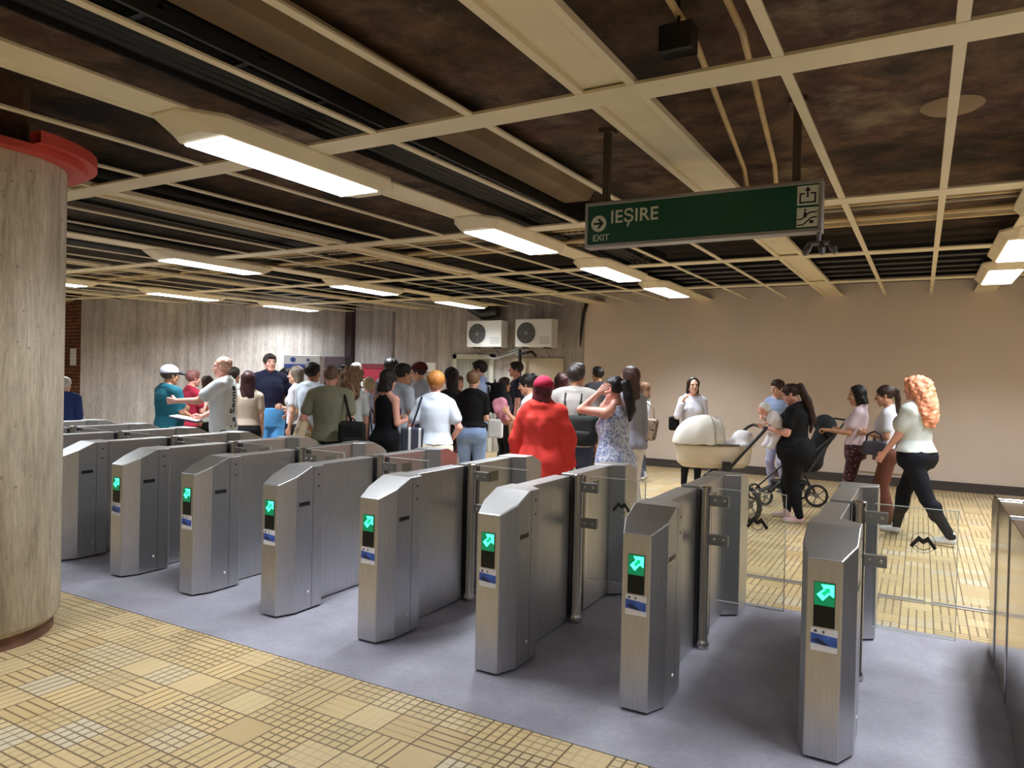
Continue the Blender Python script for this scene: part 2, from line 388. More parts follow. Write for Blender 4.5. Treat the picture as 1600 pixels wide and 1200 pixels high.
LABS = {(-3.39, 3.17): 'large glowing ceiling light over the gates, on the beam that starts above the pillar', (-3.39, 5.95): 'glowing ceiling light just beyond the edge of the green exit sign',
        (-3.39, 8.45): 'glowing ceiling light below the green exit sign, third along its beam', (-3.39, 10.7): 'glowing ceiling light close to the cream wall, last before it on its beam',
        (-7.66, 5.92): 'long ceiling light past the pillar, first seen on the second light beam', (-7.66, 8.75): 'long ceiling light in the middle of the second light beam, over the crowd',
        (-7.66, 11.45): 'ceiling light beside the air conditioners, last on its beam', (-11.62, 8.4): 'ceiling light washing the curved concrete wall, farther from the air conditioners',
        (-11.62, 10.95): 'ceiling light in the concrete corner making the brightest patch on the curved wall', (-11.62, 5.95): 'ceiling light peeking out just past the edge of the pillar',
        (.80, 8.3): 'ceiling light cut by the picture edge, the larger of two beside the cream wall', (.80, 10.4): 'ceiling light by the cream wall top, the smaller of two at the picture edge'}
for X, ys in rows:
    for y in ys:
        c = proto if first else copy_tree(proto); first = False
        c.location = (X, y, zc(y)+.006)
        for ch in c.children:
            if ch.type == 'LIGHT':
                ch.data = ch.data.copy(); ch.data.spread = math.radians(152 if X == -11.62 else 122); ch.data.energy = LAMP_W*((.5 if y < 2 else .8 if y < 4 else 1.18)*(1.5 if X == -11.62 else 1.0))
        lab = LABS.get((X, y))
        if lab: c['label'] = lab; c['group'] = 'ceiling lights'
        else: c['label'] = 'ceiling light outside the view on the same hung grid'; c['group'] = 'ceiling lights out of view'
# ------------------------------------------------------------------ services above the grid
def pipe(name, pts, r, m, label, cat='pipe', group=None, nn=8):
    return tag(MB().tube(pts, r, nn).build(name, m, smooth=True), label, cat, group)
for k, x0 in enumerate((-1.16, -.95)):
    pipe('ceiling_pipe', [(x0+.35, -4, 3.16), (x0+.22, 3.3, 3.16), (x0+.02, 5.3, 3.13), (x0-.02, 5.6, 3.08)], .016, PIPEY, 'thin yellowed pipe behind the exit sign, %s of a pair' % ('closer to the wide trough' if k == 0 else 'farther from the wide trough'), group='yellow pipes')
for k in range(6):
    y = 6.15+.22*k
    pipe('ceiling_pipe', [(XL+4, y, 3.02+.02*(k % 3)), (XR-.02, y, 3.02+.02*(k % 3))], (.025, .016, .02)[k % 3], PIPEY if k % 2 else PIPEG, 'long pipe running across above the hung grid, in a bundle behind the exit sign', group='cross pipes')
DUCT = mat('brown_metal_channel', srgb(112, 90, 58), .6, var=.2, vscale=4)
tag(MB().prism([(-2.78, 3.20), (-2.70, 3.10), (-2.48, 3.10), (-2.40, 3.20)], BACK, 5.6, axis='y').build('ceiling_duct', DUCT), 'brown metal duct running along above the thin ceiling bars', 'duct')
TRAY = mat('black_cable_tray', (.006, .006, .007), .5)
for k, (x0, x1) in enumerate(((-3.22, -2.74), (-6.4, -5.8), (-8.9, -8.3))):
    mb = MB(); mb.box(x0, BACK, 3.115, x1, 8.6, 3.13); mb.box(x0, BACK, 3.03, x0+.02, 8.6, 3.12); mb.box(x1-.02, BACK, 3.03, x1, 8.6, 3.12)
    for j in range(24): mb.box(x0, -4+j*.53, 3.075, x1, -3.97+j*.53, 3.09)
    for q in range(4): mb.tube([(x0+.04+.07*q, BACK+.1, 3.06), (x0+.05+.07*q, 4, 3.075), (x0+.04+.07*q, 8.6, 3.06)], .02, 6)
    tag(mb.build('cable_tray', TRAY), ('black cable tray beside the lit beam over the gates', 'black cable tray between the pillar beam and the crowd', 'black cable tray over the curved wall side')[k], 'cable tray')
for k in range(7):
    y = 8.9+.42*k
    tag(MB().box(-10.9, y, 3.06, XR-.02, y+.16, 3.13).build('cable_tray', TRAY), 'black cable tray crossing above the grid near the cream wall', 'cable tray', 'cross cable trays')
mbx = MB(); mbx.box(-1.62, 2.42, 2.98, -1.42, 2.62, 3.08); 
tag(MB().box(-1.00, 2.95, 2.99, -.86, 3.05, 3.10).tube([(-.93, 3, 3.1), (-.93, 3, SZ)], .008, 6).build('hanging_box', BLACK), 'black box hanging on a rod between the wide trough and the yellow pipes', 'box')
tag(MB().tube([(-1.4, 2.2, 3.2), (-.3, 2.55, 3.17), (.4, 3.6, 3.2), (1.2, 4.6, 3.14), (2.5, 5, 3.2)], .004, 5).build('ceiling_wire', CABLE), 'thin loose wire sagging across the soffit over the exit sign', 'wire')
PATCH = mat('bare_plaster_patch', srgb(150, 128, 100), .9)
tag(MB().lathe([(0, -.02), (.14, -.02), (.17, 0)], (.12, 5.0, SZ-.002), 20).build('ceiling_rose', PATCH, smooth=True), 'round pale plate fixed on the dark soffit', 'plate')
# ------------------------------------------------------------------ exit sign
SGN = mat('exit_sign_green', srgb(20, 74, 58), .35)
SGW = mat('exit_sign_white', srgb(206, 208, 190), .5)
SGD = mat('exit_sign_black', srgb(28, 30, 26), .5)
FRM = mat('aluminium_sign_frame', (.42, .42, .41), .38, .8)
sx0, sx1, sz0, sz1, SY = -1.99, -.515, 2.475, 2.775, 4.5
sg = thing('exit_sign', 'long green hanging exit sign with white arrow and pictograms', 'sign', ((sx0+sx1)/2, SY, sz0))
hw, hh = (sx1-sx0)/2, (sz1-sz0)
mb = MB(); t = .022
mb.box(-hw, -.05, 0, hw, .05, t).box(-hw, -.05, hh-t, hw, .05, hh).box(-hw, -.05, t, -hw+t, .05, hh-t).box(hw-t, -.05, t, hw, .05, hh-t)
mb.build('frame', FRM, sg, bevel=.003)
MB().box(-hw+t, -.042, t, hw-t, .042, hh-t).build('panel', SGN, sg)
def flat_text(txt, size, x, z, m, parent, name='lettering', bold=.0, y=-.0435, align='LEFT', spacing=1.0):
    me = text_mesh(txt, size, .0008, bold, align, spacing); o = link(name, me, m, parent); o.rotation_euler = (PI/2, 0, 0); o.location = (x, y, z); return o
flat_text('IE\u0218IRE', .118, -hw+.178, .19, SGW, sg, bold=.0016, spacing=1.02)
flat_text('EXIT', .058, -hw+.055, .062, SGW, sg, bold=.0005)
ac = (-hw+.098, .158)
dsk = MB().lathe([(.054, -.0445), (.054, -.0425)], (ac[0], 0, ac[1]), 28, axis='y'); 
dv = [(ac[0]+.054*math.cos(2*PI*k/28), -.0445, ac[1]+.054*math.sin(2*PI*k/28)) for k in range(28)]; dsk.add(dv, [tuple(range(28))])
di = dsk.build('arrow_disc', SGW, sg)
A = [(-.036, -.007), (.008, -.007), (-.010, -.027), (.004, -.034), (.036, 0), (.004, .034), (-.010, .027), (.008, .007), (-.036, .007)]
MB().prism([(ac[0]+a, ac[1]+b) for a, b in A], -.0455, -.0444, axis='y').build('arrow', SGD, di)
for k, zc0 in enumerate((.213, .087)):
    px = hw-.08
    pg = MB().box(px-.057, -.0440, zc0-.056, px+.057, -.0425, zc0+.056).build('pictogram', SGW, sg)
    if k == 0:
        mb = MB(); w = .009
        for q in ((-.045, -.045, -.045+w, .015), (.045-w, -.045, .045, .015), (-.045, -.045, .045, -.045+w), (-.045, .015-w, -.016, .015), (.016, .015-w, .045, .015), (-.005, -.012, .005, .03)):
            mb.box(px+q[0], -.0446, zc0+q[1], px+q[2], -.0440, zc0+q[3])
        mb.prism([(px-.017, zc0+.026), (px+.017, zc0+.026), (px, zc0+.052)], -.0446, -.0440, axis='y')
        mb.build('symbol', SGD, pg)
    else:
        mb = MB()
        def stroke(P, w=.008):
            for (x0, z0), (x1, z1) in zip(P, P[1:]):
                l = math.hypot(x1-x0, z1-z0); nx, nz = -(z1-z0)/l*w/2, (x1-x0)/l*w/2
                mb.prism([(px+x0+nx, zc0+z0+nz), (px+x0-nx, zc0+z0-nz), (px+x1-nx, zc0+z1-nz), (px+x1+nx, zc0+z1+nz)], -.0446, -.0440, axis='y')
        stroke([(-.054, -.012), (-.030, -.010), (.012, .026), (.052, .028)]); stroke([(-.054, -.044), (-.022, -.042), (.022, -.004), (.052, -.002)])
        stroke([(-.012, .03), (-.012, -.002)], .016); stroke([(-.012, .048), (-.012, .036)], .012); stroke([(.012, -.028), (.034, -.028)], .018)
        mb.build('symbol', SGD, pg)
for x in (-hw+.13, hw-.15):
    MB().box(x-.022, -.02, hh, x+.022, .02, SZ-sz0-.001).box(x-.05, -.04, SZ-sz0-.03, x+.05, .04, SZ-sz0-.001).build('hanger_post', mat('dark_hanger_steel', srgb(84, 72, 60), .6, .3), sg)
mb = MB(); xx = hw-.02
mb.tube([(xx, 0, 0), (xx, 0, -.05)], .012, 8); mb.tube([(xx-.05, 0, -.06), (xx+.06, 0, -.06)], .014, 8)
for q in (-.06, .02, .08): mb.tube([(xx+q*.8, 0, -.06), (xx+q, -.02, -.10), (xx+q*1.2, -.03, -.13)], [.014, .022, .012], 8)
mb.build('bracket', DARKST, sg)
# ------------------------------------------------------------------ air conditioners and wall fittings
ACW = mat('air_conditioner_white', srgb(232, 232, 228), .45)
def aircon(x0, x1, z0, z1, label):
    t = thing('air_conditioner', label, 'air conditioner', ((x0+x1)/2, FAR-.12, z0), 0, 'outdoor air conditioner units')
    w, h = (x1-x0)/2, z1-z0
    MB().box(-w, -.15, 0, w, .12, h).build('housing', ACW, t, bevel=.012)
    c = (-w*.38, -.152, h*.5); r = h*.41
    MB().lathe([(r, 0), (r, -.012), (r*.93, -.012), (r*.93, 0)], c, 40, axis='y').build('grille_ring', ACW, t, smooth=True)
    v = [(c[0]+r*.93*math.cos(2*PI*k/40), c[1]-.001, c[2]+r*.93*math.sin(2*PI*k/40)) for k in range(40)]
    MB().add(v, [tuple(range(40))]).build('fan_opening', mat('fan_shadow_grey', srgb(70, 72, 74), .6), t)
    mb = MB()
    for q in (.25, .42, .59, .76): mb.tube([(c[0]+r*q*math.cos(2*PI*k/24), c[1]-.008, c[2]+r*q*math.sin(2*PI*k/24)) for k in range(24)], .0035, 5, True)
    for k in range(8): mb.tube([(c[0], c[1]-.008, c[2]), (c[0]+r*math.cos(PI*k/4), c[1]-.008, c[2]+r*math.sin(PI*k/4))], .003, 5)
    mb.lathe([(0, -.012), (r*.16, -.012), (r*.16, -.004)], c, 16, axis='y')
    mb.build('fan_grille', GREYP, t)
    mb = MB()
    for k in range(5): mb.box(w*.35, -.153, h*.12+k*.03, w*.9, -.149, h*.12+k*.03+.008)
    mb.build('vent', GREYP, t)
    mb = MB()
    for s in (-.6, .6): mb.box(w*s-.015, -.15, -.03, w*s+.015, .12, 0); mb.tube([(w*s, -.1, -.02), (w*s, .11, -.18)], .01, 6)
    mb.build('wall_bracket', DARKST, t)
    return t
aircon(-8.28, -7.44, 2.19, 2.735, 'white air conditioner unit on the concrete wall, beside the black duct')
aircon(-7.12, -6.30, 2.19, 2.745, 'white air conditioner unit on the concrete wall, closer to the cream wall')
tag(MB().tube([(-8.22, FAR-.1, 3.2), (-8.2, FAR-.14, 3.03), (-7.95, FAR-.15, 2.91), (-7.6, FAR-.15, 2.93)], [.14, .15, .15, .12], 16).build('flexible_duct', BLACK, smooth=True), 'black flexible duct hanging over the white air conditioner', 'duct')
tag(MB().tube([(-8.1, FAR-.05, 2.03), (-7.7, FAR-.08, 1.95), (-7.3, FAR-.06, 2.06), (-7.0, FAR-.05, 2.18)], .022, 8).tube([(-8.0, FAR, 2.08), (-7.5, FAR-.03, 2.08), (-7.1, FAR-.03, 2.17)], .02, 8).build('insulated_pipe', GREYP, smooth=True), 'grey pipes running under the two air conditioners', 'pipe')
tag(MB().tube([(-7.12, FAR-.05, 2.16), (-7.12, FAR-.05, .0)], .035, 10).tube([(-7.12, FAR-.05, 2.05), (-6.85, FAR-.06, 2.1), (-6.75, FAR-.05, 2.02)], .03, 8).build('drain_pipe', CABLE, smooth=True), 'black drain pipe going down the concrete wall below the air conditioners', 'pipe')
tag(MB().tube([(-5.66, FAR-.03, 3.1), (-5.74, FAR-.03, 2.85), (-5.78, FAR-.03, 2.5), (-5.80, FAR-.02, 2.2)], [.04, .035, .03, .01], 8).build('wall_cable', CABLE, smooth=True), 'black cable bundle hanging at the edge of the cream wall', 'cable')
tag(MB().tube([(-11.55+.98, FAR+.13, 3.0), (-11.55+.98, FAR+.13, .2)], .02, 8).build('wall_pipe', GREYP), 'thin pale pipe running down the concrete wall', 'pipe')
# door in the concrete wall
dg_ = mat('pale_door_frame', srgb(196, 196, 184), .55); dgs = mat('pale_grey_door', srgb(158, 160, 152), .5)
do = thing('door_1', 'pale grey slatted door in the concrete wall under the air conditioners', 'door', (-8.35, FAR+.15, 0)); do['kind'] = 'structure'
MB().box(-.52, -.06, 0, -.42, .02, 2.05).box(.42, -.06, 0, .52, .02, 2.05).box(-.52, -.06, 1.95, .52, .02, 2.05).build('door_frame', dg_, do, bevel=.004)
mb = MB().box(-.42, -.02, 0.01, .42, .02, 1.95)
for k in range(9): mb.box(-.40+.09*k, -.032, .02, -.37+.09*k, -.018, 1.94)
mb.build('door_leaf', dgs, do)
do.pop('label'); do.pop('category')
tag(MB().box(-9.62, FAR+.145, 1.66, -9.36, FAR+.158, 1.86).build('paper_sign', PAPER), 'pale sheet of paper pinned on the concrete wall beside the door', 'paper')
tag(MB().box(-6.22, FAR+.12, .9, -7.4, FAR+.158, 1.98).build('wall_board', mat('pale_board', srgb(196, 182, 160), .7)), 'pale board on the concrete wall below the air conditioners', 'board')
# radiator-like grille on the cream wall behind the queue
rg = thing('wall_grille', 'low barred grille on the cream wall behind the brown trousers', 'grille', (-.62, FAR-.02, .36))
MB().box(-.40, -.012, -.16, .40, .018, .62).build('panel', mat('pinkish_white_panel', srgb(212, 194, 182), .6), rg, bevel=.003)
mb = MB()
for k in range(5): mb.box(-.29+.13*k, -.017, 0.04, -.245+.13*k, -.010, .46)
mb.build('grille', mat('dark_grille_gap', srgb(70, 48, 42), .8), rg)
# kiosks behind the crowd
KB = mat('kiosk_blue', srgb(58, 84, 160), .45); KW = mat('kiosk_white', srgb(214, 220, 236), .45)
k1 = thing('vending_kiosk', 'white and blue kiosk standing by the curved concrete wall', 'kiosk', (-11.15, 10.9, 0), .62)
MB().box(-.36, -.3, 0, .36, .3, 1.93).build('cabinet', KW, k1, bevel=.01)
MB().box(-.355, -.312, 1.62, .355, -.298, 1.745).build('blue_band', KB, k1)
MB().lathe([(0, -.312), (.05, -.312), (.05, -.299)], (-.18, 0, 1.835), 20, axis='y').lathe([(0, -.312), (.03, -.312), (.03, -.299)], (.12, 0, 1.835), 20, axis='y').build('emblem', KB, k1)
k2 = thing('ticket_cabinet', 'dark maroon cabinet in the corner behind the crowd', 'cabinet', (-11.64, 12.25, 0), .45)
MB().box(-.36, -.25, 0, .36, .25, 1.96).build('cabinet_body', mat('dark_maroon', srgb(34, 12, 18), .5), k2, bevel=.01)
MB().box(-.3, -.262, .9, .3, -.248, 1.6).build('front_panel', mat('dark_screen', srgb(24, 14, 18), .3), k2)
k3 = thing('red_kiosk', 'crimson kiosk with white lettering against the concrete wall', 'kiosk', (-10.78, FAR-.2, 0), 0)
MB().box(-.44, -.2, 0, .44, .2, 1.80).build('cabinet', mat('crimson_panel', srgb(160, 34, 58), .5), k3, bevel=.01)
MB().box(-.445, -.212, 1.70, .445, -.198, 1.805).build('header', mat('dark_crimson', srgb(110, 26, 42), .5), k3)
flat_text('KR', .2, -.42, 1.58, mat('pale_pink_lettering', srgb(226, 190, 204), .5), k3, y=-.2025, bold=.003)
# ================================================================== ticket gates
LEDG = mat('green_led', (.03, 1.0, .40), .4, emit=6)
LEDD = mat('dim_green_led', (.0, .5, .2), .4, emit=1.0)
SCR = mat('black_display_glass', (.010, .013, .012), .3, spec=.25)
STKB = mat('sticker_blue', srgb(60, 98, 190), .45, var=.35, vscale=25)
STKN = mat('sticker_navy', srgb(34, 44, 84), .5)
STK = mat('sticker_white', srgb(232, 232, 240), .5)
def make_glass():
    m = bpy.data.materials.new('clear_safety_glass'); m.use_nodes = True; N, L = nodes(m)
    for n in list(N):
        if n.type != 'OUTPUT_MATERIAL': N.remove(n)
    out = [n for n in N if n.type == 'OUTPUT_MATERIAL'][0]
    t = N.new('ShaderNodeBsdfTransparent'); t.inputs[0].default_value = (.93, .95, .94, 1)
    gl = N.new('ShaderNodeBsdfGlossy'); gl.inputs['Roughness'].default_value = .02
    fr = N.new('ShaderNodeFresnel'); gm = N.new('ShaderNodeNewGeometry'); ma = N.new('ShaderNodeMath'); ma.operation = 'MULTIPLY_ADD'; ma.inputs[1].default_value = 1/1.45-1.45; ma.inputs[2].default_value = 1.45
    L.new(gm.outputs['Backfacing'], ma.inputs[0]); L.new(ma.outputs[0], fr.inputs[0])
    mx = N.new('ShaderNodeMixShader'); L.new(fr.outputs[0], mx.inputs[0]); L.new(t.outputs[0], mx.inputs[1]); L.new(gl.outputs[0], mx.inputs[2])
    L.new(mx.outputs[0], out.inputs[0]); return m
GLASS = make_glass()
def gate_block(sign):
    A = [(-.035, -.80), (-.035, -.935), (0, -1.05), (.138, -1.05), (.188, -.935), (.188, -.80), (.188, -.69), (.10, -.62), (-.035, -.62)]
    zt = lambda y: min(.86+(y+1.05)*.42, .965)
    v = [(x, y, .012) for x, y in A]+[(x, y, zt(y)) for x, y in A]; n = len(A)
    f = [tuple(range(n))[::-1], tuple(n+i for i in (0, 1, 2, 3, 4, 5)), tuple(n+i for i in (0, 5, 6, 7, 8))]+[(i, (i+1) % n, n+(i+1) % n, n+i) for i in range(n)]
    if sign < 0: v = [(x, -y, z) for x, y, z in v]; f = [q[::-1] for q in f]
    return MB().add(v, f)
def make_gate():
    t = thing('ticket_gate', 'x', 'ticket gate')
    for s, nm in ((1, 'front_pedestal'), (-1, 'rear_pedestal')):
        gate_block(s).build(nm, STEEL, t, bevel=.005)
    MB().box(-.028, -.64, .008, .086, -.062, .957).build('front_panel', STEEL, t, bevel=.004)
    MB().box(-.028, .04, .008, .086, .64, .957).build('rear_panel', STEEL, t, bevel=.004)
    MB().box(-.022, -.09, .02, .05, .06, .945).build('recess', DARKST, t)
    MB().box(-.02, -.95, .0045, .06, .95, .02).build('base_plate', DARKST, t)
    mb = MB().lathe([(0, .005), (.042, .005), (.042, .03), (.036, .045), (.033, .05), (.033, .945), (.036, .945), (.036, .966), (.030, .970), (0, .970)], (.128, -.02, 0), 24)
    mb.build('pole', STEEL2, t, smooth=True)
    MB().box(.09, .02, .06, .15, .06, .955).build('pole_post', DARKST, t, bevel=.004)
    gp = MB().box(.205, -.024, .30, .585, -.014, .962).build('glass_pane', GLASS, t, bevel=.002)
    mb = MB()
    c = (.432, -.026, .792); W, H, T = .098, .062, .030; es = .63
    P = [(-W, -.045), (-W*.80, -.066), (-.034, -.004), (0, -.026), (.034, -.004), (W*.80, -.066), (W, -.045), (.034, .042), (0, .014), (-.034, .042)]
    P = [P[i] for i in (0, 1, 2, 3, 4, 5, 6, 7, 8, 9)]
    mb.prism([(c[0]+x*es, c[2]+z*es) for x, z in P], c[1]-.001, c[1]+.0018, axis='y')
    em = mb.build('emblem', mat('emblem_black', srgb(26, 22, 18), .6), gp)
    R = .056; ring = [(c[0]+R*math.cos(a), c[1]+.0008, c[2]-.008+R*.95*math.sin(a)) for a in [2*PI*k/40 for k in range(40)]]
    mb = MB().tube(ring, .0014, 5, True)
    for k in range(7): a = PI+.5+k*.355; mb.box(c[0]+.036*math.cos(a)-.004, c[1]-.0005, c[2]-.014+.032*math.sin(a)-.004, c[0]+.036*math.cos(a)+.004, c[1]+.0015, c[2]-.014+.032*math.sin(a)+.003)
    mb.build('emblem_ring', mat('emblem_ring_grey', srgb(110, 96, 72), .6), gp)
    MB().box(.204, -.0245, .9605, .586, -.0135, .9635).box(.584, -.0245, .30, .587, -.0135, .9635).box(.204, -.0245, .2985, .586, -.0135, .301).build('pane_edge', mat('pale_glass_edge', srgb(176, 182, 176), .3), gp)
    for z in (.888, .656):
        h = MB().box(.14, -.034, z-.032, .268, -.004, z+.032).build('hinge_plate', mat('grey_hinge_steel', (.30, .30, .29), .38, .9), t, bevel=.003)
        MB().lathe([(0, -.037), (.009, -.037), (.011, -.034)], (.185, 0, z), 12, axis='y').lathe([(0, -.037), (.009, -.037), (.011, -.034)], (.24, 0, z), 12, axis='y').build('screw', STEEL2, h)
    d = MB().box(.028, -1.0535, .572, .112, -1.048, .762).build('display', SCR, t, bevel=.001)
    c = (.071, .719); k = .040
    A = [(.9, .9), (.9, -.38), (.52, -.02), (-.18, -.86), (-.78, -.24), (-.02, .48), (-.36, .86)]
    A = [(x*k, z*k) for x, z in A]
    inn = [(x*.52+.002, z*.52+.002) for x, z in A]
    mb = MB(); n = len(A)
    for i in range(n):
        j = (i+1) % n
        mb.prism([(c[0]+A[i][0], c[1]+A[i][1]), (c[0]+A[j][0], c[1]+A[j][1]), (c[0]+inn[j][0], c[1]+inn[j][1]), (c[0]+inn[i][0], c[1]+inn[i][1])], -1.0548, -1.0534, axis='y')
    mb.build('arrow', LEDG, d)
    MB().prism([(c[0]+x, c[1]+z) for x, z in inn], -1.0545, -1.0534, axis='y').build('arrow_core', LEDD, d)
    MB().box(.030, -1.0542, .664, .110, -1.0534, .761).build('backlight', mat('deep_green_led', (.0, .16, .06), .4, emit=.9), d)
    s = MB().box(.020, -1.0525, .470, .124, -1.048, .566).build('sticker', STK, t)
    mb = MB(); mb.prism([(.020, .500), (.124, .494), (.124, .536), (.020, .544)], -1.0532, -1.0524, axis='y'); mb.build('picture_band', STKB, s)
    mb = MB(); mb.prism([(.022, .512), (.075, .496), (.095, .500), (.05, .524)], -1.0536, -1.0530, axis='y')
    mb.box(.032, -1.0532, .548, .044, -1.0524, .558).box(.066, -1.0532, .548, .074, -1.0524, .557).build('print', STKN, s)
    MB().box(.1875, -.91, .712, .1905, -.815, .735).build('card_slot', BLACK, t)
    MB().box(.1875, -.913, .706, .1895, -.812, .711).build('slot_lip', STEEL2, t)
    MB().lathe([(0, .1925), (.008, .1915), (.010, .188)], (0, -.815, .125), 12, axis='x').build('lock', WHITEP, t, smooth=True)
    for z in (.905, .826): MB().lathe([(0, .1895), (.007, .1895), (.007, .1878)], (0, -.735, z), 10, axis='x').build('bolt', BLACK, t)
    MB().box(.1876, -.786, .015, .1884, -.783, .962).build('panel_seam', BLACK, t)
    # the reader window on the inner side of the rear half, seen over the next gate
    MB().box(.085, .30, .80, .0895, .42, .875).build('reader_plate', mat('dull_reader_plate', srgb(120, 118, 100), .45, .4), t)
    return t
gate0 = make_gate()
POLISH = make_steel('mirror_polished_steel', (.60, .58, .55), .13)
GL = {9: 'polished steel ticket gate cut by the picture edge, beside the barrier with the empty lane', 8: 'largest steel ticket gate, with the red-haired person seen above its glass flap',
      7: 'steel ticket gate in front of the cream baby stroller', 6: 'steel ticket gate in front of the woman in the blue patterned top',
      5: 'steel ticket gate in front of the person in the red jacket', 4: 'steel ticket gate in front of the woman with the striped tote bag',
      3: 'steel ticket gate third out from the round pillar, with a complete green display', 2: 'steel ticket gate second out from the round pillar',
      1: 'steel ticket gate whose front end is half hidden by the round pillar', 0: 'steel ticket gate mostly behind the pillar, just in front of the one in lettered white',
      -1: 'steel ticket gate beyond the pillar, just in front of the man in the teal shirt', -2: 'farthest visible steel ticket gate, only its top showing before the brick wall'}
for i in range(9, -3, -1):
    c = gate0 if i == -2 else copy_tree(gate0)
    if i == 9:
        for ch in c.children:
            if ch.name.split('.')[0] in ('front_panel', 'rear_panel', 'rear_pedestal', 'front_pedestal'): ch.material_slots[0].link = 'OBJECT'; ch.material_slots[0].material = POLISH
    c.location = (-.4031-.8319*(8-i), 4.35, .0035); c['label'] = GL[i]; c['group'] = 'row of ticket gates'
